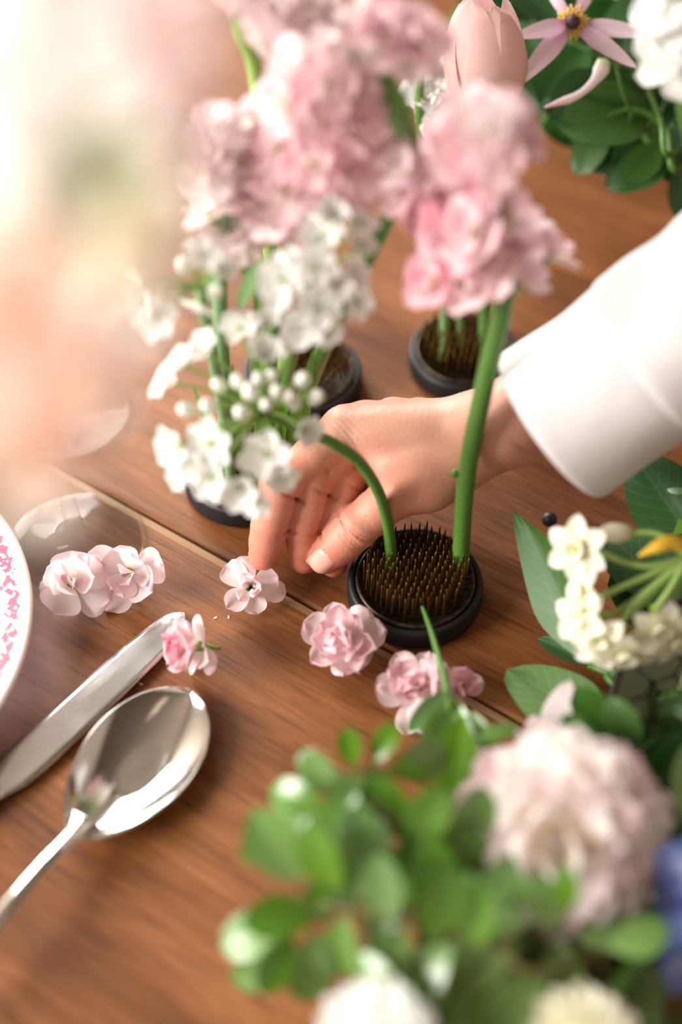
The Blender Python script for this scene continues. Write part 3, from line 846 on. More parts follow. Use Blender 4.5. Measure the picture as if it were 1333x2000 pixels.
m = MB(); m.add(vs_, [tuple(reversed(f)) for f in fs_]); m.build('blade', M['steel'], knife)
m = MB(); tube(m, spline([(.128, 0, .0036), (.138, 0, .0048), (.155, 0, .0052), (.19, 0, .0055), (.225, 0, .0062), (.238, 0, .0062), (.241, 0, .006)], 6), [.0036, .0050, .0048, .0052, .0060, .0063, .0062, .003], 16)
m.build('handle', M['silver'], knife)

sa, sb = P(372, 1352, .010), P(150, 1638, .008)
spL = float(np.linalg.norm((sb-sa)[:2]))
spoon = thing('table_spoon', (sa[0], sa[1], 0), 'large polished silver spoon lying bowl up', 'spoon')
spoon.rotation_euler = (0, 0, math.atan2(sb[1]-sa[1], sb[0]-sa[0]))
W_ = spL*0.305
vs_, fs_ = [], []
NU, NV = 40, 28
def spoon_pt(u, v):
    # u 0 tip .. 1 neck ; v -1..1 across ; egg outline, wider towards the neck
    w = W_*(math.sin(math.pi*min(1, u**0.86))**0.56 if 0 < u < 1 else 0.0)
    w = max(w, 0.0022 if u > .9 else 0.0)
    dep = 0.0130*(math.sin(math.pi*(0.04+0.92*u))**0.8)
    rim = 0.0105+0.0030*(u-0.3)**2+0.003*max(0, u-.8)
    z = rim-dep*(1-abs(v)**2.1)*0.80
    return (u*spL, w*v, max(z, 0.0012))
for i in range(NU+1):
    uu = 0.5-0.5*math.cos(math.pi*(i/NU))
    for j in range(NV+1):
        vs_.append(spoon_pt(uu, math.sin(math.pi/2*(-1+2*j/NV))))
for i in range(NU):
    for j in range(NV):
        a = i*(NV+1)+j; fs_.append((a, a+1, a+NV+2, a+NV+1))
m = MB(); m.add(vs_, [tuple(reversed(f)) for f in fs_])
o = m.build('spoon_bowl', M['silver'], spoon)
sol = o.modifiers.new('thickness', 'SOLIDIFY'); sol.thickness = 0.0014; sol.offset = -1
ss = o.modifiers.new('smooth', 'SUBSURF'); ss.levels = 1; ss.render_levels = 1
m = MB()
hp = [(spL*.90, 0, .0110), (spL*.96, 0, .0125), (spL*1.05, 0, .0150), (spL*1.25, 0, .0190), (spL*1.6, 0, .0205), (spL*2.1, 0, .0150), (spL*2.5, 0, .0080), (spL*2.62, 0, .0060)]
pts = spline(hp, 8); wid = np.interp(np.linspace(0, 1, len(pts)), [0, .08, .2, .45, .7, .9, 1], [.0110, .0078, .0054, .0042, .0058, .0085, .004])
vs_, fs_ = [], []
for p, w in zip(pts, wid):
    for (q, h) in ((-1, 0), (-.55, .9), (0, 1.35), (.55, .9), (1, 0), (.5, -.6), (0, -.9), (-.5, -.6)):
        vs_.append((p[0], w*q, p[2]+h*.0014))
for i in range(len(pts)-1):
    for k in range(8): fs_.append((i*8+k, i*8+(k+1) % 8, (i+1)*8+(k+1) % 8, (i+1)*8+k))
fs_.append(tuple(range(8))); fs_.append(tuple(reversed(range((len(pts)-1)*8, len(pts)*8))))
m.add(vs_, fs_); o = m.build('handle', M['silver'], spoon)
ss = o.modifiers.new('smooth', 'SUBSURF'); ss.levels = 2; ss.render_levels = 2

# ------------------------------------------------------------------ loose pink blossoms on the table
def drop(t):
    """let the thing touch the table with its lowest point"""
    bpy.context.view_layer.update()
    zmin = min((o.matrix_world @ v.co).z for o in t.children_recursive if o.type == 'MESH' for v in o.data.vertices)
    t.location.z -= zmin-0.0002

def loose(px, py, label, axis, petals, roll=0.0, z=0.008, pedicel=True, buds=0, cal=1.0):
    """petals: (count, tilt from axis, length, width, material, bend, ruffle, along axis)"""
    rn = random.Random(int(px*7+py))
    t = thing('stock_blossom', P(px, py, z), label, 'blossom', 'loose pink blossoms on the table')
    B = aim(axis, roll)
    sd = int(px)
    for (cnt, tilt, L, W, mt, bend, ruf, zz) in petals:
        for q in range(cnt):
            sd += 1
            az = 2*math.pi*(q+rn.uniform(-.34, .34))/cnt+zz*900+tilt
            tl = tilt+rn.uniform(-.28, .28)
            l_ = L*rn.uniform(.78, 1.2); w_ = W*rn.uniform(.8, 1.25)
            v, f, u = petal(l_, w_, um=.66, base=.22, bend=bend+rn.uniform(-.25, .25), cup=rn.uniform(-.15, .45), ruf=ruf*1.5, seed=sd, nu=11, nv=10, notch=rn.choice([0, .12, .2]))
            me = MB().add(v, f, u).mesh('petal', M[mt])
            Mx = B @ Rz(az) @ T((0.0012, 0, zz)) @ Ry(-(math.pi/2-tl)) 
            o = link('petal', me, t, Mx)
    if cal:
        m = MB()
        for q in range(4):
            v, f, u = petal(.010*cal, .0042*cal, um=.4, base=.6, point=.7, bend=.5, cup=.5, seed=q, nu=5, nv=4)
            m.add(v, f, u, B @ Rz(q*math.pi/2+.3) @ T((.0006, 0, -.0045)) @ Ry(-1.15))
        tube(m, [tuple(B @ Vector((0, 0, -.003))), tuple(B @ Vector((0.0005, 0, -.007))), tuple(B @ Vector((.001, .0005, -.011)))], [.0022, .0012, .0010], 8)
        m.build('calyx', M['calyx'], t)
    if buds:
        for q in range(buds):
            m = MB(); a = q*2.4
            blob(m, (0, 0, 0), (.0022, .0022, .0042), 10, 7, B @ T((.0035*math.cos(a), .0035*math.sin(a), .003+.001*q)) @ Ry(.5*math.cos(a)) @ Rx(-.5*math.sin(a)))
            m.build('bud', M['pink_pale'], t)
    drop(t)
    return t
loose(143, 1148, 'wide open pale pink blossom lying between plate and glass foot', (0.1, -0.45, 1.0),
      [(6, 1.25, .0185, .0185, 'pink_pale', .25, .03, 0), (4, .85, .016, .0150, 'pink_pale', .5, .04, .002), (2, .35, .012, .009, 'pink', .6, .04, .003)], buds=2)
loose(255, 1122, 'pale pink blossom resting sideways against the glass foot', (-0.15, -0.75, .65),
      [(5, 1.35, .019, .0175, 'pink_pale', .15, .03, 0), (4, .95, .0165, .014, 'pink_pale', .35, .05, .002), (3, .5, .013, .012, 'pink', .5, .07, .003)], roll=.5, cal=1.1)
loose(490, 1152, 'whitish blossom with green centre under the index fingertip', (0.05, -0.55, .85),
      [(6, 1.35, .0165, .0125, 'pink_pale', -.15, .03, 0), (4, .9, .010, .009, 'pink', .3, .07, .0015), (3, .45, .0085, .006, 'pink_pale', .5, .04, .002)], roll=.3, buds=3, cal=1.2)
loose(392, 1282, 'ruffled two-tone pink blossom lying on its side above the spoon', (-0.85, -0.25, .45),
      [(6, 1.45, .0150, .0120, 'pink_pale', .1, .03, -.002), (6, .95, .0165, .0155, 'pink', .3, .05, .002), (9, .55, .0140, .0100, 'pink_deep', .3, .12, .004), (6, .25, .012, .008, 'pink_deep', .2, .12, .005)], cal=1.2)
loose(668, 1262, 'full ruffled pink blossom beside the rubber-edged flower frog', (-0.15, -0.4, .9),
      [(7, 1.4, .0190, .0150, 'pink_pale', .1, .05, 0), (7, 1.0, .0180, .0155, 'pink', .35, .06, .002), (6, .6, .0160, .0140, 'pink', .5, .08, .004), (4, .25, .0125, .0110, 'pink', .6, .10, .005)], cal=1)
loose(822, 1352, 'ruffled pink blossom half covered by the leafy green sprig', (-0.3, -0.3, .9),
      [(7, 1.35, .0190, .0150, 'pink_pale', .1, .05, 0), (6, .95, .0180, .0150, 'pink', .35, .06, .002), (6, .5, .0150, .0130, 'pink', .5, .08, .004)], roll=.8)
loose(893, 1352, 'single pink blossom behind the leafy green sprig', (0.3, -0.2, .9),
      [(4, 1.0, .0130, .0130, 'pink', .3, .05, 0), (3, .5, .011, .010, 'pink_deep', .4, .07, .002)], roll=.8)
# small dark seed and a petal crumb
t = MB(); blob(t, (0, 0, .0042), (.0042, .0042, .0042), 14, 10); o = t.build('seed', M['seed']); o.location = V(P(1072, 1024)); tag(o, 'small round dark seed on the table behind the cream narcissus', 'seed')
for q, (px, py) in enumerate(((417, 1208), (447, 1209), (280, 1337))):
    v, f, u = petal(.0022, .0011, bend=.6, seed=q, nu=3, nv=3)
    o = MB().add(v, f, u).build('petal_crumb', M['pink_pale']); o.location = V(P(px, py, .0003)); o.rotation_euler = (0, 0, q*1.3+.4)
    tag(o, ['tiny pale crumb beside the whitish blossom with green centre', 'tiny white petal crumb close under the index fingertip blossom', 'tiny pale crumb between knife blade and spoon'][q], 'petal', 'petal crumbs on the wood')
# ------------------------------------------------------------------ shared flower meshes
def stock_floret_mesh(seed, mats):
    """ruffled open floret about 26 mm across, axis +z"""
    rn = random.Random(seed); m = MB()
    for (cnt, tilt, L, W, bend, ruf, zz) in ((5, 1.35, .0142, .0145, .05, .05, 0), (4, .95, .0118, .0118, .35, .08, .0015), (2, .5, .0085, .0080, .5, .08, .003)):
        for q in range(cnt):
            az = 2*math.pi*(q+rn.uniform(-.25, .25))/cnt+zz*500
            v, f, u = petal(L*rn.uniform(.85, 1.15), W*rn.uniform(.85, 1.15), um=.66, base=.22, bend=bend+rn.uniform(-.3, .3), cup=rn.uniform(-.1, .4), ruf=ruf, seed=seed*50+q, nu=6, nv=6)
            m.add(v, f, u, Rz(az) @ T((.0008, 0, zz)) @ Ry(-(math.pi/2-tilt-rn.uniform(-.15, .15))))
    return m.mesh('floret', mats)
STOCK = {mt: [stock_floret_mesh(i+j*9, M[mt]) for i in range(3)] for j, mt in enumerate(('pink', 'pink_pale', 'pink_deep', 'white'))}
def calyx_mesh():
    m = MB()
    for q in range(4):
        v, f, u = petal(.009, .004, um=.4, base=.6, point=.7, bend=.4, cup=.5, seed=q, nu=4, nv=3)
        m.add(v, f, u, Rz(q*math.pi/2) @ T((.0008, 0, -.006)) @ Ry(-1.2))
    tube(m, [(0, 0, -.012), (0, 0, -.006), (0, 0, 0)], [.0009, .0018, .0016], 6)
    return m.mesh('calyx', M['calyx'])
CALYX = calyx_mesh()
def allium_flower_mesh(seed, open_=1.15):
    rn = random.Random(seed); m = MB()
    for q in range(6):
        v, f, u = petal(.0105*rn.uniform(.92, 1.08),   .0088*rn.uniform(.9, 1.1), um=.55, base=.4, point=.25, bend=-.35+rn.uniform(-.2, .2), cup=.45, seed=seed+q, nu=6, nv=5)
        m.add(v, f, u, Rz(q*math.pi/3+rn.uniform(-.1, .1)) @ T((.0006, 0, .0004*(q % 2))) @ Ry(-(math.pi/2-open_+rn.uniform(-.12, .12))))
    for q in range(6):
        a = q*math.pi/3+.5
        tube(m, [(0, 0, 0), (.0016*math.cos(a), .0016*math.sin(a), .0032), (.0022*math.cos(a), .0022*math.sin(a), .0052)], [.0004, .0003, .0005], 5)
    return m.mesh('flower', M['white'])
ALLIUM = [allium_flower_mesh(3, 1.2), allium_flower_mesh(17, .95), allium_flower_mesh(29, .75)]
m = MB(); blob(m, (0, 0, .0010), (.0016, .0016, .0018), 10, 7)
OVARY = m.mesh('ovary', M['calyx'])
m = MB(); blob(m, (0, 0, 0), (.0036, .0036, .0054), 12, 9)
BUD = m.mesh('bud', M['bud'])

def stock(label, base, path, florets, r=(.0040, .0032), mat='stem', leaves=(), mats=('pink', 'pink_pale', 'pink_deep'), seed=1, size=1.0):
    """florets: (px, py, depth, size, material index)"""
    rn = random.Random(seed)
    t = thing('stock_flower', base, label, 'flower', 'pink stock stems')
    L0 = np.array(base)
    pts = spline([base]+list(path), 10)
    m = MB(); tube(m, [p-L0 for p in pts], list(np.linspace(r[0], r[1], len(pts))), 12)
    arr = np.array(pts)
    heads = []
    for (px, py, d, s, mi) in florets:
        c = S(px, py, d); j = int(np.argmin(((arr-c)**2).sum(1))); j = max(0, j-3); a = arr[j]
        tube(m, [a-L0, lerp(a, c, .55)-L0+np.array([0, 0, -.002]), c-L0], [.0012, .0010, .0009], 6)
        heads.append((c, a, s, mi))
    m.build('stem', M[mat], t)
    for i, (c, a, s, mi) in enumerate(heads):
        out = nrm(c-a); d_ = nrm(out*0.8+np.array([rn.uniform(-.3, .3), -.35+rn.uniform(-.3, .3), .55]))
        Mx = T(c-L0) @ aim(d_, rn.uniform(0, 6)) @ Sc(s*size)
        o = link('floret', STOCK[mats[mi]][i % 3], t, Mx)
        link('calyx', CALYX, o)
    for (px, py, d, px2, py2, d2, w) in leaves:
        leaf_part(t, S(px, py, d), S(px2, py2, d2), w, 'leaf_grey', L0)
    return t
def leaf_part(parent, a, b, w, mat, L0, up=None, bend=-.5, fold=.25, point=.35, um=.5, seed=0, name='leaf', ruf=.02, nu=9, nv=6):
    L = float(np.linalg.norm(b-a))
    v, f, u = petal(L*1.05, L*w, um=um, base=.12, point=point, bend=bend, cup=0, fold=fold, ruf=ruf, seed=seed, nu=nu, nv=nv)
    up = np.array([0, -.5, .85]) if up is None else up
    # the bent sheet ends below its chord: tilt it back so that the tip meets b
    Mx = T(a-L0) @ frame_x(b-a, up) @ Ry(bend/2)
    return link(name, MB().add(v, f, u).mesh(name, M[mat]), parent, Mx)

def allium(label, base, path, hub, flowers, buds, r=(.0032, .0026), mat='stem', flat=1.0, seed=1):
    """flowers: (px, py, depth, size) ; buds alike"""
    rn = random.Random(seed)
    t = thing('white_allium', base, label, 'flower', 'white allium umbels')
    L0 = np.array(base)
    pts = spline([base]+list(path)+[hub], 10)
    m = MB(); tube(m, [p-L0 for p in pts], list(np.linspace(r[0], r[1], len(pts))), 12, flat=flat)
    m.build('stem', M[mat], t)
    m = MB()
    for lst in (flowers, buds):
        for (px, py, d, s) in lst:
            c = S(px, py, d); mid = lerp(hub, c, .5)+np.array([0, 0, .003])
            tube(m, spline([hub-L0, mid-L0, c-L0], 4), [.0009, .0008, .0009], 6)
    m.build('pedicels', M['stem_pale'], t)
    for i, (px, py, d, s) in enumerate(flowers):
        c = S(px, py, d); out = nrm(c-hub)
        d_ = nrm(out+np.array([rn.uniform(-.25, .25), rn.uniform(-.4, .1), rn.uniform(.1, .5)]))
        o = link('flower', ALLIUM[i % 3], t, T(c-L0) @ aim(d_, rn.uniform(0, 6)) @ Sc(s))
        link('ovary', OVARY, o)
    for i, (px, py, d, s) in enumerate(buds):
        c = S(px, py, d); out = nrm(c-hub)
        link('bud', BUD, t, T(c-L0) @ aim(nrm(out+np.array([0, 0, .4])), 0) @ Sc(s))
    return t

# ------------------------------------------------------------------ pink stocks
k1, k2, k3, k4 = KZ[0][0], KZ[1][0], KZ[2][0], KZ[3][0]
zt = np.array([0, 0, .013])
st_front = stock('tall pink stock standing in the bare brass flower frog', P(899, 1112, .013),
      [S(912, 930, .690), S(945, 760, .655), S(984, 590, .622), S(985, 480, .607), S(965, 380, .594), S(950, 270, .580), S(950, 225, .574)],
      [(850, 545, 0.612, 1.07, 2), (905, 560, 0.607, 0.97, 0), (930, 455, 0.594, 1.31, 0), (985, 430, 0.597, 1.07, 0), (890, 470, 0.602, 1.12, 0), (1000, 505, 0.607, 1.07, 0), (1022, 545, 0.617, 0.97, 1), (1075, 500, 0.622, 0.92, 0), (1050, 470, 0.622, 0.78, 1), (960, 525, 0.602, 1.02, 0), (860, 430, 0.604, 0.78, 2),
       (905, 300, 0.570, 1.12, 0), (960, 300, 0.564, 1.07, 0), (985, 245, 0.567, 1.07, 0), (920, 225, 0.567, 0.97, 1), (955, 255, 0.557, 0.97, 1), (880, 270, 0.577, 0.87, 0), (1010, 275, 0.572, 0.82, 0), (935, 345, 0.582, 0.78, 2)],
      r=(.0044, .0052), seed=3)
# side bud scar on that stem
m = MB(); blob(m, (0, 0, 0), (.0022, .0018, .0026), 10, 7); o = m.build('leaf_scar', M['stem'], st_front); o.location = V(S(905, 925, .690)-np.array(st_front.location)+np.array([-.0038, 0, 0]))
stock('pale pink stock with a broad flower spike above the white alliums', P(505, 930, .013),
      [S(520, 760, .72), S(545, 600, .672), S(575, 450, .632), S(600, 320, 0.625), S(620, 200, 0.605), S(625, 140, 0.595)],
      [(690, 255, 0.595, 1.25, 0), (620, 230, 0.590, 1.25, 0), (560, 205, 0.595, 1.2, 1), (640, 165, 0.582, 1.15, 0), (580, 140, 0.590, 1.1, 1), (700, 190, 0.592, 1.1, 0), (680, 330, 0.605, 1.2, 0), (610, 320, 0.598, 1.2, 0), (730, 290, 0.605, 1.1, 0), (545, 290, 0.605, 1.1, 0), (500, 330, 0.615, 1.1, 1), (560, 380, 0.612, 1.2, 0), (630, 400, 0.612, 1.1, 1), (500, 230, 0.610, .9, 1), (690, 120, 0.585, .9, 1), (530, 430, 0.625, 1.1, 1), (595, 450, 0.625, 1.0, 0), (690, 380, 0.618, .9, 0), (640, 100, 0.580, .8, 1)],
      leaves=[(520, 500, .63, 470, 600, .655, .22), (545, 470, .63, 590, 540, .65, .2)], seed=5, size=.9, mats=('pink', 'pink_pale', 'pink'))
stock('loose pink stock leaning between the other two flower spikes', P(560, 905, .013),
      [S(610, 740, .71), S(690, 560, .655), S(760, 420, 0.632), S(800, 320, 0.610), S(790, 220, 0.595), S(740, 130, 0.582), S(735, 90, 0.576)],
      [(780, 370, 0.610, 1.0, 0), (815, 350, 0.605, 1.05, 0), (770, 320, 0.600, .9, 1), (845, 385, 0.615, .95, 0), (815, 420, 0.620, .95, 2), (855, 340, 0.612, .9, 2),
       (760, 55, 0.570, 1.1, 0), (815, 75, 0.572, 1.1, 0), (790, 115, 0.578, 1.0, 1), (740, 85, 0.570, 1.0, 0), (720, 30, 0.570, .9, 1), (830, 130, 0.585, .7, 1)],
      leaves=[(745, 140, 0.590, 800, 290, .60, .35), (735, 130, 0.590, 690, 110, .56, .3)], seed=8, size=.92)
stock('faded whitish pink stock close to the wine glasses', P(440, 935, .013),
      [S(440, 800, .725), S(432, 660, .69), S(430, 540, .66), S(440, 430, .63), S(450, 330, 0.625), S(455, 270, 0.612)],
      [(420, 290, 0.605, 1.1, 1), (470, 310, 0.610, 1.0, 1), (405, 340, 0.610, 1.0, 1), (450, 370, 0.620, 1.1, 1), (480, 400, 0.625, 1.0, 0), (410, 420, 0.630, 1.0, 1), (440, 450, 0.635, 1.1, 1), (490, 450, 0.640, .9, 1), (470, 480, 0.640, .9, 1), (430, 250, 0.600, .9, 1)],
      mat='stem_grey', leaves=[(440, 480, .64, 400, 600, .66, .2), (450, 470, .64, 520, 590, .66, .18)], seed=11, size=.9, mats=('pink', 'pink_pale'))

# ------------------------------------------------------------------ white alliums
hub1 = S(520, 805, .655)
allium('white allium whose bent flat stem leans over the hand', P(767, 1106, .013),
       [P(757, 1020, .045), P(737, 955, .069), P(700, 900, .086), P(655, 868, .097), P(615, 849, .103)], hub1,
       [(330, 745, 0.635, 1.01), (362, 715, 0.633, 0.96), (410, 690, 0.635, 1.11), (470, 645, 0.633, 1.01), (520, 640, 0.637, 0.87), (515, 700, 0.627, 1.06), (590, 650, 0.633, 1.11), (560, 690, 0.635, 0.87),
        (590, 838, 0.640, 0.96), (520, 885, 0.625, 1.20), (545, 925, 0.630, 0.87), (470, 950, 0.625, 1.15), (500, 975, 0.630, 0.87), (415, 930, 0.625, 1.06), (385, 905, 0.627, 0.87), (415, 865, 0.623, 1.20), (350, 870, 0.630, 1.11), (362, 925, 0.635, 0.87)],
       [(365, 800, 0.630, 0.96), (408, 793, 0.627, 0.96), (472, 806, 0.625, 1.01), (428, 752, 0.630, 0.87), (465, 745, 0.627, 0.87), (490, 765, 0.623, 1.06), (530, 735, 0.627, 0.82), (540, 765, 0.625, 0.87), (590, 742, 0.630, 0.96), (617, 776, 0.633, 0.96), (520, 790, 0.622, 0.77), (565, 775, 0.627, 0.87), (505, 740, 0.625, 0.77), (575, 790, 0.635, 0.77)],
       r=(.0042, .0030), mat='stem', flat=.75, seed=21)
hub2 = S(600, 560, .628)
allium('white allium tucked under the pale pink stock spike', P(525, 950, .013),
       [S(550, 800, .72), S(575, 680, .675)], hub2,
       [(550, 545, 0.607, 1.06), (575, 520, 0.605, 0.87), (545, 580, 0.610, 0.91), (620, 600, 0.605, 1.11), (590, 630, 0.610, 1.06), (635, 640, 0.613, 0.87), (690, 590, 0.615, 0.96), (680, 540, 0.611, 0.96), (695, 490, 0.610, 0.96), (700, 440, 0.607, 0.96), (625, 470, 0.603, 1.06), (645, 430, 0.600, 0.96), (615, 520, 0.600, 0.96), (655, 555, 0.605, 0.77)],
       [(600, 540, 0.605, 0.87), (640, 500, 0.603, 0.87)], seed=22)
hub3 = S(390, 560, .62)
allium('sparse white allium drooping towards the wine glasses', P(455, 955, .013),
       [S(440, 830, .72), S(415, 690, .675)], hub3,
       [(310, 620, 0.600, 1.01), (285, 590, 0.597, 0.96), (330, 600, 0.605, 0.77), (390, 590, 0.625, 0.87), (430, 530, 0.605, 0.77), (270, 555, 0.595, 0.77), (395, 500, 0.600, 0.87)],
       [(360, 520, 0.605, 0.87), (420, 570, 0.615, 0.87)], seed=23, mat='stem_grey')
# green strap leaves of the alliums
for q, (a, b, w, lb) in enumerate(((P(470, 935, .013), S(455, 720, .69), .12, 'narrow green strap leaf rising behind the allium buds'),
                                  (P(520, 915, .013), S(560, 760, .70), .16, 'broad green strap leaf between flower frog and allium buds'),
                                  (P(500, 960, .013), S(520, 810, .705), .18, 'short green strap leaf low in the black flower frog'),
                                  (P(560, 930, .013), S(612, 690, .69), .13, 'upright green strap leaf leaning towards the far dark flower frog'),
                                  (P(455, 915, .013), S(380, 760, .70), .09, 'thin olive strap leaf reaching towards the wine glasses'),
                                  (P(540, 905, .013), S(500, 520, .66), .09, 'long green strap leaf between two stock stems'))):
    t = thing('strap_leaf', a, lb, 'leaf', 'strap leaves in the flower frog')
    leaf_part(t, a, b, w, 'leaf' if q != 4 else 'leaf_light', a, bend=-.25, fold=.35, point=.8, um=.3, seed=q, name='blade', up=np.array([0, -.8, .5]))

# stems standing in the frog behind the wrist
def rosette(t, L0, c, axis, rings, seed, cat_name='petal'):
    """rings: (count, tilt, length, width, material, bend, ruffle, height)"""
    rn = random.Random(seed); B = T(np.array(c)-L0) @ aim(axis, seed)
    for (cnt, tilt, L, W, mt, bend, ruf, zz) in rings:
        vars_ = []
        for q in range(min(cnt, 3)):
            v, f, u = petal(L*(1+.08*(q-1)), W*(1-.06*(q-1)), um=.62, base=.25, bend=bend, cup=.35, ruf=ruf, seed=seed*31+q, nu=7, nv=6)
            vars_.append(MB().add(v, f, u).mesh(cat_name, M[mt]))
        for q in range(cnt):
            az = 2*math.pi*(q+rn.uniform(-.2, .2))/cnt+zz*700
            link(cat_name, vars_[q % len(vars_)], t, B @ Rz(az) @ T((.001, 0, zz)) @ Ry(-(math.pi/2-tilt-rn.uniform(-.12, .12))))

# tulip
tb = P(868, 705, .013)
tul = thing('tulip', tb, 'dusty pink closed tulip rising behind the pink stocks', 'flower')
tc_ = S(952, 222, .775); L0 = np.array(tb)
m = MB(); tube(m, [p-L0 for p in spline([tb, S(872, 600, .83), S(900, 420, .80), S(945, 260, .78), tc_], 8)], [.0036, .0032], 10); m.build('stem', M['stem_dark'], tul)
tdir_ = nrm(S(945, 30, .745)-tc_)
B = T(tc_-L0) @ frame_x(tdir_, -FW)
for q, (az, w_, l_, tilt) in enumerate(((0.3, .046, .063, .02), (2.4, .045, .064, .03), (4.4, .046, .063, .02), (1.35, .043, .058, .10), (3.4, .043, .060, .08), (5.5, .043, .054, .12))):
    v, f, u = petal(l_, w_, um=.45, base=.35, point=.25, bend=.0, cup=0, ruf=.006, seed=q, nu=12, nv=10)
    vv = []
    for (x, y, z) in v:            # wrap the sheet round an egg-shaped cup
        uu = x/l_; R_ = .0045+.0170*math.sin(math.pi*min(1, .10+.80*uu))**.8 + (.0012 if q > 2 else 0)
        a = y/max(R_, .008)
        vv.append((x, R_*math.sin(a), -R_*math.cos(a)+z))
    link('petal', MB().add(vv, f, u).mesh('petal', M['tulip']), tul, B @ Rx(az) @ Ry(-tilt*0))
# white matthiola-like spray behind, and a further green stem
wb = P(905, 690, .013); wh = thing('white_flower_spray', wb, 'small white flower spray seen between the stocks and the tulip', 'flower'); L0 = np.array(wb)
pts = spline([wb, S(880, 480, .83), S(825, 300, .81), S(820, 180, .79), S(825, 120, .78)], 8)
m = MB(); tube(m, [p-L0 for p in pts], [.0030, .0022], 10); m.build('stem', M['stem'], wh)
rn = random.Random(4)
for q, (px, py, s) in enumerate(((850, 160, 1.3), (860, 200, 1.2), (835, 185, 1.1), (868, 230, .9), (850, 120, 1.1), (848, 245, .6), (862, 260, .55))):
    o = link('floret', STOCK['white'][q % 3], wh, T(S(px, py, .80)-L0) @ aim((rn.uniform(-.4, .4), -.7, .6), q) @ Sc(s))
    link('calyx', CALYX, o)
leaf_part(wh, S(818, 150, .79), S(790, 130, .79), .5, 'leaf_dark', L0)
gb = P(945, 690, .013); gs = thing('green_stalk', gb, 'plain dark green stalk standing in the frog behind the wrist', 'stalk'); L0 = np.array(gb)
m = MB(); tube(m, [p-L0 for p in spline([gb, S(948, 600, .825), S(945, 480, .80), S(930, 330, .78)], 8)], [.0042, .0034], 10); m.build('stem', M['stem_dark'], gs)
leaf_part(gs, S(945, 480, .80), S(985, 330, .785), .22, 'leaf_dark', L0)

# ------------------------------------------------------------------ bowls of the two big arrangements
def bowl(c, R, hgt, label, inner):
    t = thing('flower_bowl', c, label, 'bowl')
    m = MB(); lathe(m, [(0, 0), (R*.52, 0), (R*.56, .004), (R*.80, hgt*.45), (R*.97, hgt*.9), (R, hgt), (R*.985, hgt+.0015), (R*.96, hgt)], 72); m.build('outer_wall', M['bowl'], t)
    m = MB(); lathe(m, [(R*.96, hgt), (R*.93, hgt*.88), (R*.74, hgt*.45), (R*.5, .010), (0, .008)], 72); m.build('inner_wall', inner, t)
    return t
M['bowl_in'] = plain('pale_glaze', srgb(158, 166, 138), 0.3)
BC = P(1545, 1545); BR, BH = .092, .045
bowl(BC, BR, BH, 'low dark bowl with a pale inside below the chicken wire', M['bowl_in'])
# chicken wire: hexagon net domed over the bowl
wire = thing('chicken_wire', BC+np.array([0, 0, BH-.012]), 'black chicken wire net crumpled over the dark bowl', 'wire net')
m = MB(); a_ = .0085; rn = random.Random(9)
def dome(x, y):
    r = math.hypot(x, y); return np.array([x, y, .010+.030*max(0, 1-(r/.088)**2)+.003*math.sin(x*120)+.003*math.sin(y*150+1)])
nodes = {}
def node(p):
    key = (round(p[0], 4), round(p[1], 4))
    if key not in nodes: nodes[key] = (p[0]+rn.uniform(-.0012, .0012), p[1]+rn.uniform(-.0012, .0012))
    return dome(*nodes[key])
done = set()
for i in range(-12, 13):
    for j in range(-12, 13):
        cx, cy = a_*1.5*i, a_*math.sqrt(3)*(j+.5*(i % 2))
        if math.hypot(cx, cy) > .080: continue
        cor = [(cx+a_*math.cos(q*math.pi/3), cy+a_*math.sin(q*math.pi/3)) for q in range(6)]
        for q in range(6):
            p, r_ = cor[q], cor[(q+1) % 6]
            key = tuple(sorted(((round(p[0], 4), round(p[1], 4)), (round(r_[0], 4), round(r_[1], 4)))))
            if key in done: continue
            done.add(key); tube(m, [node(p), node(r_)], .00062, 5)
m.build('wire_mesh', M['wire'], wire)['kind'] = 'stuff'
BC2 = P(1440, 190); bowl(BC2, .10, .06, 'dark bowl under the clematis and its leaves', M['bowl'])
in1 = BC+np.array([0, 0, .012]); in2 = BC2+np.array([0, 0, .012])

# ------------------------------------------------------------------ leafy sprigs, lower right
def sprig(label, path, leaves, mat='leaf', seed=0, twig='twig', r=(.0022, .0010), wr=.62):
    """leaves: (px, py, depth, angle in the picture, length in px [, mat])  at their base"""
    rn = random.Random(seed)
    t = thing('leafy_sprig', path[0], label, 'foliage', 'leafy sprigs of the arrangement'); L0 = np.array(path[0])
    pts = spline(path, 8); arr = np.array(pts); m = MB()
    tube(m, [p-L0 for p in pts], list(np.linspace(r[0], r[1], len(pts))), 8)
    for q, lf in enumerate(leaves):
        px, py, d, ang, ln = lf[:5]; mt = lf[5] if len(lf) > 5 else mat
        a = S(px, py, d); an = math.radians(ang)
        ln *= 1.1; b = S(px+ln*math.cos(an), py-ln*math.sin(an), d+rn.uniform(-.012, .014))
        j = max(0, int(np.argmin(((arr-a)**2).sum(1)))-1)
        tube(m, [arr[j]-L0, lerp(arr[j], a, .6)-L0+np.array([0, 0, .002]), a-L0], [.0009, .0008, .0007], 5)
        up = nrm(np.array([rn.uniform(-.5, .3), -.45+rn.uniform(-.3, .3), .8]))
        leaf_part(t, a, b, wr*rn.uniform(.88, 1.12), mt, L0, up=up, bend=-.5+rn.uniform(-.4, .3), fold=.22, point=.15, um=.52, seed=seed*40+q)
    m.build('twig', M[twig], t)
    return t
LP_ = {'g': 'leaf', 'l': 'leaf_light', 'd': 'leaf_dark'}
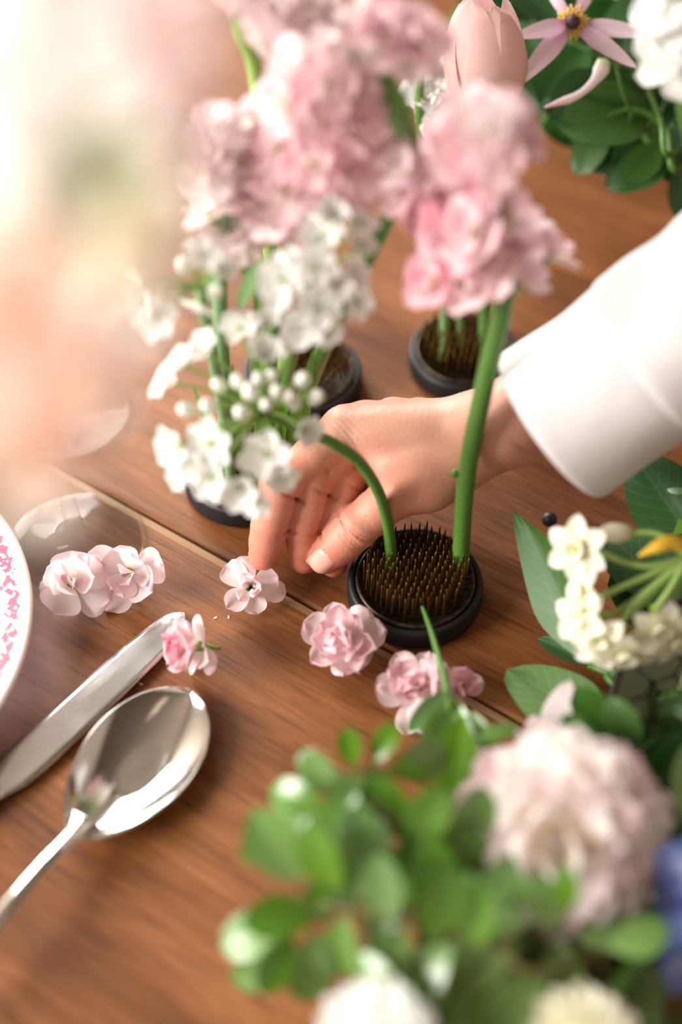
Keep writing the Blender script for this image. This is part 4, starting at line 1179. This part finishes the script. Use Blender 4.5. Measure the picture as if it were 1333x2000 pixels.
sprig('leafy sprig whose thin pointed shoot reaches the flower frog', [in1, S(1230, 1600, .655), S(980, 1530, .645), S(895, 1430, .635), S(868, 1320, .655), S(845, 1240, .677), S(826, 1186, .70)],
      [(868, 1350, .635, 228, 95, 'leaf_grey'), (875, 1360, .63, 250, 120), (885, 1365, .63, 285, 95), (900, 1380, .625, 280, 180, 'leaf'), (905, 1400, .62, 262, 170), (935, 1440, .61, 15, 70, 'leaf'), (920, 1390, .625, 300, 90, 'leaf_light'), (880, 1380, .63, 240, 80)], mat='leaf', seed=1, twig='stem', r=(.0030, .0010), wr=.42)
sprig('leafy sprig with glossy oval leaves spreading over bare wood', [in1, S(1150, 1800, 0.567), S(960, 1720, 0.557), S(820, 1640, 0.560), S(720, 1560, 0.567), S(650, 1500, 0.577)],
      [(655, 1560, 0.572, 125, 100), (690, 1500, 0.577, 100, 70), (730, 1490, 0.582, 60, 80), (760, 1510, 0.582, 20, 110), (720, 1540, 0.572, 175, 70, 'leaf_light'), (640, 1590, 0.562, 155, 110), (690, 1620, 0.562, 200, 110), (720, 1640, 0.557, 245, 130), (790, 1640, 0.562, 120, 120), (800, 1650, 0.557, 60, 120), (840, 1660, 0.557, 15, 110), (850, 1680, 0.552, 330, 130), (770, 1660, 0.552, 270, 120, 'leaf_light'), (900, 1650, 0.562, 70, 110, 'leaf'), (700, 1590, 0.567, 60, 90, 'leaf_light'), (935, 1690, 0.562, 30, 90), (870, 1700, 0.552, 255, 120, 'leaf')], seed=2)
sprig('leafy sprig with pale oval leaves stretching out lowest over the table', [in1, S(1130, 1880, 0.542), S(930, 1830, 0.537), S(760, 1790, 0.540), S(640, 1770, 0.547), S(560, 1790, 0.552)],
      [(590, 1720, 0.547, 125, 150, 'leaf_light'), (660, 1740, 0.547, 110, 140), (700, 1740, 0.542, 75, 130, 'leaf'), (620, 1780, 0.547, 190, 130), (570, 1800, 0.550, 200, 130, 'leaf_light'), (570, 1830, 0.550, 240, 110), (610, 1820, 0.547, 265, 120), (560, 1850, 0.550, 215, 110, 'leaf_light'), (680, 1790, 0.542, 255, 100, 'leaf_light'), (760, 1800, 0.537, 100, 120), (790, 1810, 0.532, 240, 130), (850, 1830, 0.532, 80, 130, 'leaf'), (880, 1850, 0.532, 230, 140), (760, 1850, 0.532, 275, 140, 'leaf'), (940, 1850, 0.532, 100, 130, 'leaf'), (700, 1860, 0.532, 300, 110)], seed=3)
sprig('leafy sprig with broad light leaves under the blush bloom', [in1, S(1250, 1880, 0.562), S(1120, 1850, 0.557), S(1020, 1820, 0.552)],
      [(1112, 1775, 0.522, 93, 80), (1100, 1800, 0.522, 140, 110, 'leaf_light'), (1090, 1830, 0.552, 280, 140, 'leaf_light'), (1030, 1810, 0.547, 165, 110, 'leaf_light'), (1010, 1850, 0.542, 200, 140, 'leaf_light'), (1060, 1900, 0.542, 230, 150, 'leaf_light'), (1130, 1840, 0.552, 20, 100, 'leaf_light'), (1190, 1850, 0.535, 20, 110, 'leaf_light'), (1190, 1880, 0.562, 330, 120, 'leaf'), (1110, 1900, 0.547, 285, 130, 'leaf'), (950, 1900, 0.537, 250, 140, 'leaf'), (880, 1930, 0.532, 200, 140, 'leaf'), (1240, 1900, 0.562, 280, 120, 'leaf')], seed=4)
sprig('leafy sprig with shade-darkened leaves filling the gap beside the blue flower', [in1, S(1330, 1700, .58), S(1280, 1640, .60), S(1230, 1520, .62)],
      [(1270, 1560, .61, 60, 130, 'leaf_dark'), (1240, 1510, .62, 20, 120, 'leaf_dark'), (1290, 1650, .60, 30, 120, 'leaf_dark'), (1270, 1680, .59, 250, 120, 'leaf_light'), (1300, 1540, .61, 340, 120, 'leaf_dark'), (1220, 1480, .63, 330, 120, 'leaf_dark'), (1330, 1600, .59, 80, 130, 'leaf_light'), (1300, 1750, .57, 200, 110, 'leaf_dark')], seed=5, wr=.55)  # dark leaves among the light ones: shade put into their colour

def fill(n, seed, xr, yr, dr, lens):
    rn = random.Random(seed)
    return [(rn.uniform(*xr), rn.uniform(*yr), rn.uniform(*dr), rn.uniform(0, 360), rn.uniform(*lens), 'leaf_mid') for _ in range(n)]
sprig('dense foliage branch in shade-deepened green under the light-leaved sprigs', [in1, S(1250, 1900, .56), S(1100, 1900, .575), S(920, 1900, .572), S(800, 1890, .57)], fill(46, 5, (800, 1330), (1770, 2030), (.558, .582), (90, 150)), seed=6)  # this and the next two: deeper leaf green stands in for understory shade
sprig('dense foliage branch in shade-deepened green between blush bloom and wire net', [in1, S(1330, 1600, .63), S(1260, 1520, .64), S(1180, 1480, .65)], fill(30, 7, (1170, 1340), (1440, 1640), (.62, .65), (90, 140)), seed=7)
sprig('low branch in shade-deepened green behind the blue flower', [in1, S(1360, 1800, .60), S(1290, 1760, .60), S(1220, 1740, .60)], fill(24, 8, (1180, 1340), (1680, 1880), (.575, .61), (90, 140)), seed=8)
sprig('small-leaved green sprig over the bare wood', [in1, S(1050, 1800, 0.570), S(850, 1740, 0.565), S(700, 1680, 0.565), S(600, 1660, 0.565)],
      [(620, 1660, 0.565, 140, 100, 'leaf_light'), (660, 1680, 0.565, 250, 110), (720, 1690, 0.560, 100, 110), (760, 1720, 0.560, 260, 120, 'leaf'), (800, 1730, 0.555, 80, 110), (690, 1700, 0.565, 220, 110, 'leaf'), (880, 1760, 0.555, 110, 120), (830, 1760, 0.555, 290, 120, 'leaf'), (590, 1650, 0.565, 190, 110, 'leaf_light'), (640, 1640, 0.565, 60, 100), (940, 1780, 0.555, 60, 110), (900, 1790, 0.555, 250, 120)], seed=9)

# ------------------------------------------------------------------ broad leaves beside the narcissus
def single_leaf(label, base, a, b, w, mat, up, bend, fold, point=.3, um=.5, seed=0, ruf=.015):
    t = thing('broad_leaf', base, label, 'leaf', 'single broad leaves of the arrangement'); L0 = np.array(base)
    m = MB(); tube(m, [p-L0 for p in spline([np.array(base), lerp(np.array(base), a, .6)+np.array([0, 0, .006]), a], 6)], [.0016, .0013], 8); m.build('petiole', M['stem'], t)
    leaf_part(t, a, b, w, mat, L0, up=up, bend=bend, fold=fold, point=point, um=um, seed=seed, name='blade', nu=14, nv=10, ruf=ruf)
single_leaf('broad matt grey-green leaf beside the blush bloom', in1, S(1185, 1460, .665), S(995, 1312, .70), .62, 'leaf_grey', np.array([.35, -.35, .85]), -.75, .10, seed=1, point=.45, um=.42)
single_leaf('deep green pointed leaf standing between flower frog and narcissus', in1, S(1150, 1290, .685), S(1010, 1012, .705), .44, 'leaf_mid', np.array([-.5, -.8, .35]), .35, .12, seed=2, point=.8, um=.4)
single_leaf('dark glossy leaf close below the white cuff', in1, S(1380, 1090, .70), S(1245, 900, .72), .62, 'leaf_dark', np.array([-.3, -.5, .8]), -.5, .2, seed=3)
single_leaf('dark leaf lying under the narcissus flowers', in1, S(1330, 1180, .705), S(1190, 1050, .73), .7, 'leaf_dark', np.array([0, -.3, .9]), -.4, .2, seed=4)
single_leaf('dark leaf drooping at the sleeve and narcissus bud', in1, S(1390, 1010, .70), S(1270, 990, .715), .75, 'leaf', np.array([-.1, -.6, .8]), -.6, .2, seed=5)
single_leaf('dark green leaf behind the narcissus stems', in1, S(1330, 1260, .70), S(1200, 1130, .72), .6, 'leaf_dark', np.array([.2, -.4, .9]), -.3, .2, seed=6)
single_leaf('small curled dark leaf on the wood by the grey-green leaf', in1, S(1150, 1300, .70), S(1055, 1250, .715), .35, 'leaf_dark', np.array([0, -.3, .9]), -.5, .3, seed=7)

# ------------------------------------------------------------------ cream narcissus
nb_ = in1; nar = thing('narcissus', nb_, 'cream narcissus cluster with several small flowers and a bud', 'flower'); L0 = np.array(nb_)
nh = S(1345, 1090, .655)
m = MB(); tube(m, [p-L0 for p in spline([nb_, S(1440, 1350, .66), S(1400, 1180, .655), nh], 8)], [.0042, .0036], 10); m.build('stem', M['stem'], nar)
nar_fl = ((1128, 1072, .648, (-.55, -.55, .60), 1.15, (1255, 1105)), (1138, 1160, .645, (-.75, -.1, .35), .95, (1230, 1140)), (1135, 1205, .643, (-.6, -.35, .4), 1.1, (1215, 1190)), (1170, 1250, .640, (-.3, -.75, .3), 1.1, (1225, 1205)), (1222, 1275, .638, (.05, -.9, -.1), 1.2, (1232, 1190)), (1290, 1225, .640, (.1, -.9, .1), 1.2, (1310, 1150)), (1318, 1250, .645, (.4, -.8, .1), 1.0, (1320, 1150)))
m = MB()
for (px, py, d, ax_, s, (jx, jy)) in nar_fl:
    c = S(px, py, d); tube(m, [p-L0 for p in spline([nh, S(jx, jy, (d+.655)/2), c-nrm(np.array(ax_))*.010], 6)], [.0018, .0015, .0017], 8)
tube(m, [p-L0 for p in spline([nh, S(1290, 1045, .655), S(1222, 1041, .655)], 6)], [.0018, .0016], 8)
m.build('pedicels', M['stem_pale'], nar)
for i, (px, py, d, ax_, s, _) in enumerate(nar_fl):
    c = S(px, py, d); B = T(c-L0) @ aim(ax_, i*.7) @ Sc(s); m = MB()
    for q in range(6):
        v, f, u = petal(.0128, .0092, um=.5, base=.35, point=.45, bend=-.25, cup=.25, ruf=.02, seed=i*7+q, nu=8, nv=6)
        m.add(v, f, u, Rz(q*math.pi/3) @ T((.0012, 0, .0003*(q % 2))) @ Ry(-.12))
    fo = link('flower', m.mesh('flower', M['cream']), nar, B)
    m = MB(); lathe(m, [(.0015, .0005), (.0030, .0010), (.0040, .0040), (.0044, .0046), (.0037, .0038), (.0015, .0010)], 18); m.build('corona', M['cream'], fo)
    m = MB(); tube(m, [(0, 0, -.011), (0, 0, -.004), (0, 0, .001)], [.0016, .0013, .0022], 8); m.build('flower_tube', M['calyx'], fo)
m = MB(); blob(m, (0, 0, 0), (.0048, .0048, .0085), 12, 9, T(S(1205, 1040, .655)-L0) @ aim((-1, -.1, .1))); m.build('bud', M['cream'], nar)
m = MB(); tube(m, [p-L0 for p in spline([nh+np.array([.01, 0, .002]), S(1320, 1060, .648), S(1285, 1068, .645), S(1248, 1086, .645)], 6)], [.0034, .0044, .0034, .0006], 10, flat=.6); m.build('spathe', M['spathe'], nar)
# green stems standing in the bowl by the wire
for q, (a, b, mt, lb) in enumerate(((S(1240, 1310, .67), P(1248, 1430, .02), 'stem_pale', 'pale green stalk standing in the dark bowl'), (S(1275, 1330, .67), P(1262, 1440, .02), 'stem', 'mid green stalk next to the pale one in the dark bowl'), (S(1185, 1320, .69), P(1260, 1430, .02), 'stem', 'thin slanting green stalk at the bowl edge'), (S(1345, 1310, .66), P(1285, 1430, .03), 'stem_pale', 'slanting pale stalk crossing the chicken wire'))):
    o = tube(MB(), [p-b for p in spline([b, lerp(a, b, .5)+np.array([.002, 0, 0]), a], 6)], [.0022, .0018], 8).build('flower_stalk', M[mt]); o.location = V(b); tag(o, lb, 'stalk', 'stalks at the wire bowl')

# ------------------------------------------------------------------ blush pompon bloom and its neighbours
def pompon(label, base, c, axis, R, n, mats, seed=1, spread=1.9, name='pompon_bloom', pl=.62, pw=.36):
    rn = random.Random(seed)
    t = thing(name, base, label, 'flower'); L0 = np.array(base)
    c = np.array(c); axis = nrm(np.array(axis, float))
    m = MB(); tube(m, [p-L0 for p in spline([np.array(base), lerp(np.array(base), c, .5)+np.array([0, 0, .01]), c-axis*R*.6, c], 8)], [.0032, .0036], 10); m.build('stem', M['stem'], t)
    vars_ = [[MB().add(*petal(R*pl, R*pw, um=.62, base=.3, bend=.7+.1*q, cup=.5, ruf=.05, seed=seed*9+q, nu=6, nv=5)).mesh('petal', M[mt]) for q in range(3)] for mt in mats]
    B = T(c-L0) @ aim(axis)
    for i in range(n):
        k = (i+.5)/n; th = spread*math.sqrt(k); ph = i*2.39996
        if True:
            Mx = B @ Rz(ph) @ Ry(th) @ T((0, 0, R*(.52+.06*rn.uniform(-1, 1)))) @ Rz(rn.uniform(-.4, .4)) @ Ry(-math.pi/2+.62+rn.uniform(-.2, .2))
            link('petal', vars_[rn.randrange(len(mats)) if len(mats) > 1 else 0][i % 3], t, Mx)
    m = MB(); blob(m, (0, 0, 0), (R*.5, R*.5, R*.5), 16, 10, B); m.build('petal_core', M[mats[0]], t)
    return t
pompon('full blush-white pompon bloom over the leafy sprigs', in1, S(1098, 1630, .578), (-.18, -.58, .80), .0390, 130, ('blush', 'blush', 'blush', 'pink_pale'), seed=2, pl=.66, pw=.46)
pompon('round white bloom at the ends of the lowest sprig', in1, S(735, 2035, .515), (-.1, -.5, .85), .0210, 64, ('white',), seed=3, name='white_bloom')
pompon('cream bloom with a yellow heart below the broad light leaves', in1, S(1140, 2035, .525), (0, -.5, .85), .0195, 60, ('cream',), seed=4, name='cream_bloom')
# pale tulip behind the pompon
tb = in1; t = thing('pale_tulip', tb, 'pale pink pointed tulip half hidden behind the blush pompon', 'flower'); L0 = np.array(tb)
bc = S(1075, 1470, .64)
m = MB(); tube(m, [p-L0 for p in spline([tb, S(1250, 1540, .65), bc], 8)], [.0032, .0030], 8); m.build('stem', M['stem'], t)
for q, (bx, by, tx, ty, d2, w) in enumerate(((1060, 1480, 1112, 1335, .635, .42), (1045, 1480, 1045, 1400, .63, .5), (1040, 1470, 1000, 1420, .635, .4), (1090, 1480, 1130, 1440, .645, .45))):
    leaf_part(t, S(bx, by, .64), S(tx, ty, d2), w, 'pink_pale', L0, up=nrm(np.array([-.4, -.8, .3])), bend=.25, fold=0, point=.45, um=.55, seed=q, name='petal')
m = MB(); blob(m, (0, 0, 0), (.003, .003, .004), 8, 6, T(S(1105, 1438, .64)-L0)); m.build('stamens', M['stamen_dark'], t)
# blue flower
bb = in1; t = thing('blue_flower', bb, 'blue delphinium spike at the side of the blush pompon', 'flower'); L0 = np.array(bb)
pts = spline([bb, S(1360, 1840, .56), S(1335, 1740, .56), S(1325, 1640, .565)], 8)
m = MB(); tube(m, [p-L0 for p in pts], [.0026, .0018], 8); m.build('stem', M['stem'], t)
BLUE = [MB() for _ in range(2)]
for b_i, mbb in enumerate(BLUE):
    for q in range(6):
        v, f, u = petal(.0115, .0095, um=.55, base=.3, bend=.3, cup=.3, ruf=.05, seed=q+b_i*8, nu=5, nv=5); mbb.add(v, f, u, Rz(q*math.pi/3) @ T((.0008, 0, 0)) @ Ry(-.35))
BLUE = [mbb.mesh('floret', M['blue']) for mbb in BLUE]
rn = random.Random(31)
for q, (px, py) in enumerate(((1334, 1690), (1354, 1720), (1324, 1740), (1349, 1770), (1329, 1800), (1359, 1830), (1334, 1850), (1350, 1680), (1355, 1790), (1330, 1880))):
    link('floret', BLUE[q % 2], t, T(S(px, py, .553+rn.uniform(-.006, .006))-L0) @ aim((rn.uniform(-.7, .3), -.6, .5), q) @ Sc(rn.uniform(.9, 1.15)))

# ------------------------------------------------------------------ clematis arrangement, upper right
def clematis(label, base, path, c, axis, tep, L, seed=0):
    t = thing('clematis', base, label, 'flower'); L0 = np.array(base)
    m = MB(); tube(m, [p-L0 for p in spline([np.array(base)]+path+[c], 8)], [.0022, .0016], 8); m.build('stem', M['stem'], t)
    for q, (px, py, dd) in enumerate(tep):
        b = S(px, py, dd); leaf_part(t, c, b, .21, 'lilac', L0, up=axis, bend=-.55, fold=-.15, point=.5, um=.45, seed=q+seed, name='tepal', nu=12)
    B = T(c-L0) @ aim(axis); m = MB(); rn = random.Random(seed)
    for q in range(46):
        a = q*2.4; r_ = .0015+.0052*math.sqrt(q/46)
        tube(m, [B @ Vector((r_*.3*math.cos(a), r_*.3*math.sin(a), 0)), B @ Vector((r_*.8*math.cos(a), r_*.8*math.sin(a), .004)), B @ Vector((r_*1.5*math.cos(a), r_*1.5*math.sin(a), .0065-.003*q/46))], [.0003, .0004, .0008], 5)
    o = m.build('stamens', M['stamen'], t)
    m = MB(); blob(m, (0, 0, 0), (.0042, .0042, .0040), 10, 7, B @ T((0, 0, .0055))); m.build('pistil', M['stamen_dark'], t)
    return t
cc = S(1118, 45, .79)
clematis('lilac-pink clematis with narrow spread tepals and a dark eye', in2, [S(1330, 300, .85), S(1260, 160, .83), S(1160, 70, .80)], cc, np.array([-.1, -.8, .6]),
         [(1005, 72, .765), (1012, 165, .770), (1240, 130, .775), (1275, 68, .785), (1065, -30, .80), (1165, -40, .80)], .05)
# wilted tepal that hangs below
wt = S(1180, 118, .80); o_t = thing('hanging_tepal', in2, 'curled pale pink tepal hanging below the clematis on its thread stalk', 'petal'); L0 = np.array(in2)
m = MB(); tube(m, [p-L0 for p in spline([in2, S(1260, 230, .84), S(1200, 120, .81), wt], 8)], [.0014, .0010], 6); m.build('stalk', M['stem'], o_t)
m = MB(); tube(m, [p-L0 for p in spline([wt, S(1168, 150, .795), S(1130, 185, .79), S(1065, 210, .785)], 8)], [.0035, .0046, .0028, .0022, .0030, .0008], 12, flat=.35); m.build('tepal', M['pink_pale'], o_t)
def vine(label, path, leaves, seed=0):
    return sprig(label, path, leaves, mat='leaf_dark', seed=seed, twig='stem', r=(.0026, .0014), wr=.66)
vine('dark clematis vine with broad leaves behind the lilac flower', [in2, S(1320, 320, .86), S(1270, 220, .85), S(1180, 120, .85), S(1090, 70, .85)],
     [(1150, 90, .85, 230, 130), (1160, 80, .855, 300, 130), (1085, 60, .85, 130, 150, 'leaf_dark'), (1090, 30, .86, 60, 140), (1190, 150, .84, 215, 120), (1260, 190, .84, 170, 130, 'leaf_dark'), (1280, 230, .84, 185, 170, 'leaf_mid'), (1170, 60, .86, 20, 160), (1220, 100, .85, 40, 150), (1250, 130, .85, 330, 140), (1040, 40, .86, 140, 130), (1060, 120, .86, 250, 120), (1000, 60, .87, 70, 120)], seed=41)
vine('vine with dark leaves drooping over the bare table', [in2, S(1330, 330, .83), S(1300, 250, .83), S(1240, 215, .83), S(1190, 225, .83)],
     [(1190, 235, .83, 240, 110, 'leaf_mid'), (1230, 240, .83, 262, 100, 'leaf_dark'), (1290, 280, .83, 230, 90, 'leaf_mid'), (1310, 320, .83, 200, 120, 'leaf_dark'), (1320, 330, .83, 280, 90, 'leaf_dark'), (1300, 200, .84, 60, 140, 'leaf_dark'), (1320, 240, .83, 10, 100, 'leaf_dark'), (1240, 280, .84, 210, 90, 'leaf_dark'), (1270, 300, .84, 330, 90)], seed=42)
vine('low vine filling the dark gap beside the tulip', [in2, S(1330, 300, .89), S(1200, 220, .89), S(1080, 190, .90)], [l[:5]+('leaf_dark',) for l in fill(26, 12, (1040, 1330), (90, 300), (.865, .91), (80, 130))], seed=44)
vine('vine with dark leaves along the back of the table', [in2, S(1300, 60, .92), S(1180, -20, .95), S(1050, -40, .97)],
     [(1200, 0, .93, 240, 150), (1120, -20, .95, 220, 160), (1050, -30, .96, 250, 150), (1260, 30, .92, 200, 150), (1000, -30, .97, 300, 160), (1290, 60, .91, 260, 150), (960, -20, .97, 250, 150, 'leaf'), (1310, 20, .91, 320, 120), (900, -10, .97, 300, 120), (1010, 60, .97, 280, 130)], seed=43)
stock('white stock spike above the dark clematis leaves', in2, [S(1400, 380, .70), S(1345, 260, .66), S(1325, 120, .63), S(1300, -20, .60)],
      [(1310, 40, .61, 1.1, 0), (1330, 80, .615, 1.1, 0), (1300, 90, .62, 1.0, 0), (1325, 140, .63, 1.1, 0), (1315, 0, .60, 1.1, 0), (1345, 30, .61, 1.0, 0), (1290, 20, .605, .8, 0), (1350, 150, .63, 1.0, 0)], mats=('white',), seed=17, r=(.0035, .003), mat='stem_dark')
for q, (a, b, lb) in enumerate(((in2, S(1245, 120, .80), 'pale arching clematis shoot'), )):
    o = tube(MB(), [p-a for p in spline([a, S(1318, 300, .82), S(1290, 230, .81), b], 8)], [.0022, .0016], 8).build('vine_shoot', M['stem']); o.location = V(a); tag(o, 'arching green clematis shoot between the dark leaves', 'stalk')
# pale stems with blush florets, top
stock('pale blush stock with yellow-green stem highest above the glasses', P(560, 745, .013), [S(520, 420, .72), S(500, 150, .655), S(470, 60, .63), S(450, -40, .61)],
      [(540, 15, .60, 1.1, 0), (570, 35, .605, 1.0, 0), (520, 50, .61, .9, 0), (600, 0, .60, 1.0, 0), (480, -20, .60, 1.0, 0), (620, 40, .61, .9, 0)], mats=('pink_pale',), mat='stem_pale', seed=61, leaves=[(500, 150, .655, 520, 20, .64, .16), (510, 260, .68, 565, 90, .655, .14), (480, 90, .64, 440, -30, .61, .2)])

# ------------------------------------------------------------------ tall bouquet close to the lens, upper left
vc = np.array([-.27, -.50, 0.0])
vase = thing('tall_vase', vc, 'tall white vase whose bouquet leans over the table', 'vase')
m = MB(); lathe(m, [(0, 0), (.042, 0), (.046, .004), (.050, .06), (.046, .13), (.034, .19), (.030, .215), (.034, .23), (.032, .2305), (.028, .215), (.032, .19), (.044, .13), (.047, .06), (.042, .008), (0, .006)], 64)
m.build('vase_body', plain('white_ceramic', srgb(236, 230, 222), .3), vase)
vm = vc+np.array([.005, 0, .215])
def near_bloom(label, px, py, d, R, mats, n=13, axis=(-.5, -.6, .6), seed=1):
    c = S(px, py, d); base = vm+np.array([random.Random(seed).uniform(-.02, .02), random.Random(seed+1).uniform(-.02, .02), -.12])
    t = thing('garden_rose', base, label, 'flower', 'roses of the tall bouquet'); L0 = base
    m = MB(); tube(m, [p-L0 for p in spline([base, vm+np.array([.006, 0, .02]), lerp(vm, c, .5)+np.array([-.05, .03, .05]), c-nrm(np.array(axis))*R*.5], 8)], [.0022, .0018], 8); m.build('stem', M['stem'], t)
    rn = random.Random(seed); B = T(c-L0) @ aim(axis)
    vars_ = [MB().add(*petal(R*(1.0-.1*q), R*1.05, um=.62, base=.35, bend=.45, cup=.2, ruf=.05, seed=seed+q, nu=6, nv=6)).mesh('petal', M[mats[q % len(mats)]]) for q in range(3)]
    for i in range(n):
        k = (i+.5)/n; tilt = .45+1.05*k; az = i*2.39996
        link('petal', vars_[i % 3], t, B @ Rz(az) @ T((R*.06+R*.12*k, 0, R*(.25-.45*k))) @ Ry(-(math.pi/2-tilt)) @ Sc(.55+.5*k))
    return t
near_bloom('white rose of the tall bouquet next to the blush ones', 10, 120, .235, .026, ('rose_white',), seed=71)
near_bloom('pink rose of the tall bouquet highest over the glasses', 245, 70, .31, .026, ('rose_pink', 'rose_white'), seed=72)
near_bloom('deeper pink rose of the tall bouquet', 290, 215, .335, .022, ('rose_pink',), seed=73)
near_bloom('cream rose of the tall bouquet above the wine glasses', 235, 480, .315, .027, ('rose_cream', 'rose_white'), seed=74)
near_bloom('peach rose of the tall bouquet above the plate', 30, 620, .245, .020, ('rose_peach',), seed=75)
near_bloom('small blush rose of the tall bouquet above the two blossoms', 95, 870, .285, .019, ('rose_peach', 'rose_cream'), seed=76)
near_bloom('ivory rosebud of the tall bouquet next to the leaf', 60, 370, .25, .019, ('rose_cream', 'rose_white'), seed=77)
near_bloom('blush rose of the tall bouquet beside the faded stock', 350, 330, .35, .016, ('rose_pink',), seed=79)
near_bloom('apricot rose of the tall bouquet above the glass bowl', 195, 690, .325, .020, ('rose_peach', 'rose_cream'), seed=80)
near_bloom('ivory white rose of the tall bouquet held highest of all', 120, -30, .265, .022, ('rose_white',), seed=81)
near_bloom('pale pink rose of the tall bouquet before the pale blush stock', 385, 50, .345, .013, ('rose_pink', 'rose_white'), seed=82)
near_bloom('small pink rosebud of the tall bouquet above the knife', 10, 1290, .20, .0055, ('pink',), seed=78)
base = vm+np.array([0, .01, -.12]); t = thing('rose_leaf_spray', base, 'light green leaf spray of the tall bouquet', 'foliage'); L0 = base
m = MB(); tube(m, [p-L0 for p in spline([base, vm+np.array([.01, 0, .02]), S(-120, 420, .27), S(60, 350, .265), S(190, 300, .265)], 8)], [.0018, .0012], 6); m.build('stem', M['stem'], t)
for q, (px, py, ang) in enumerate(((60, 350, 60), (110, 330, 290), (150, 315, 50), (190, 300, 0), (180, 300, 280))):
    an = math.radians(ang); leaf_part(t, S(px, py, .265), S(px+140*math.cos(an), py-140*math.sin(an), .262), .5, 'leaf_light', L0, seed=q)
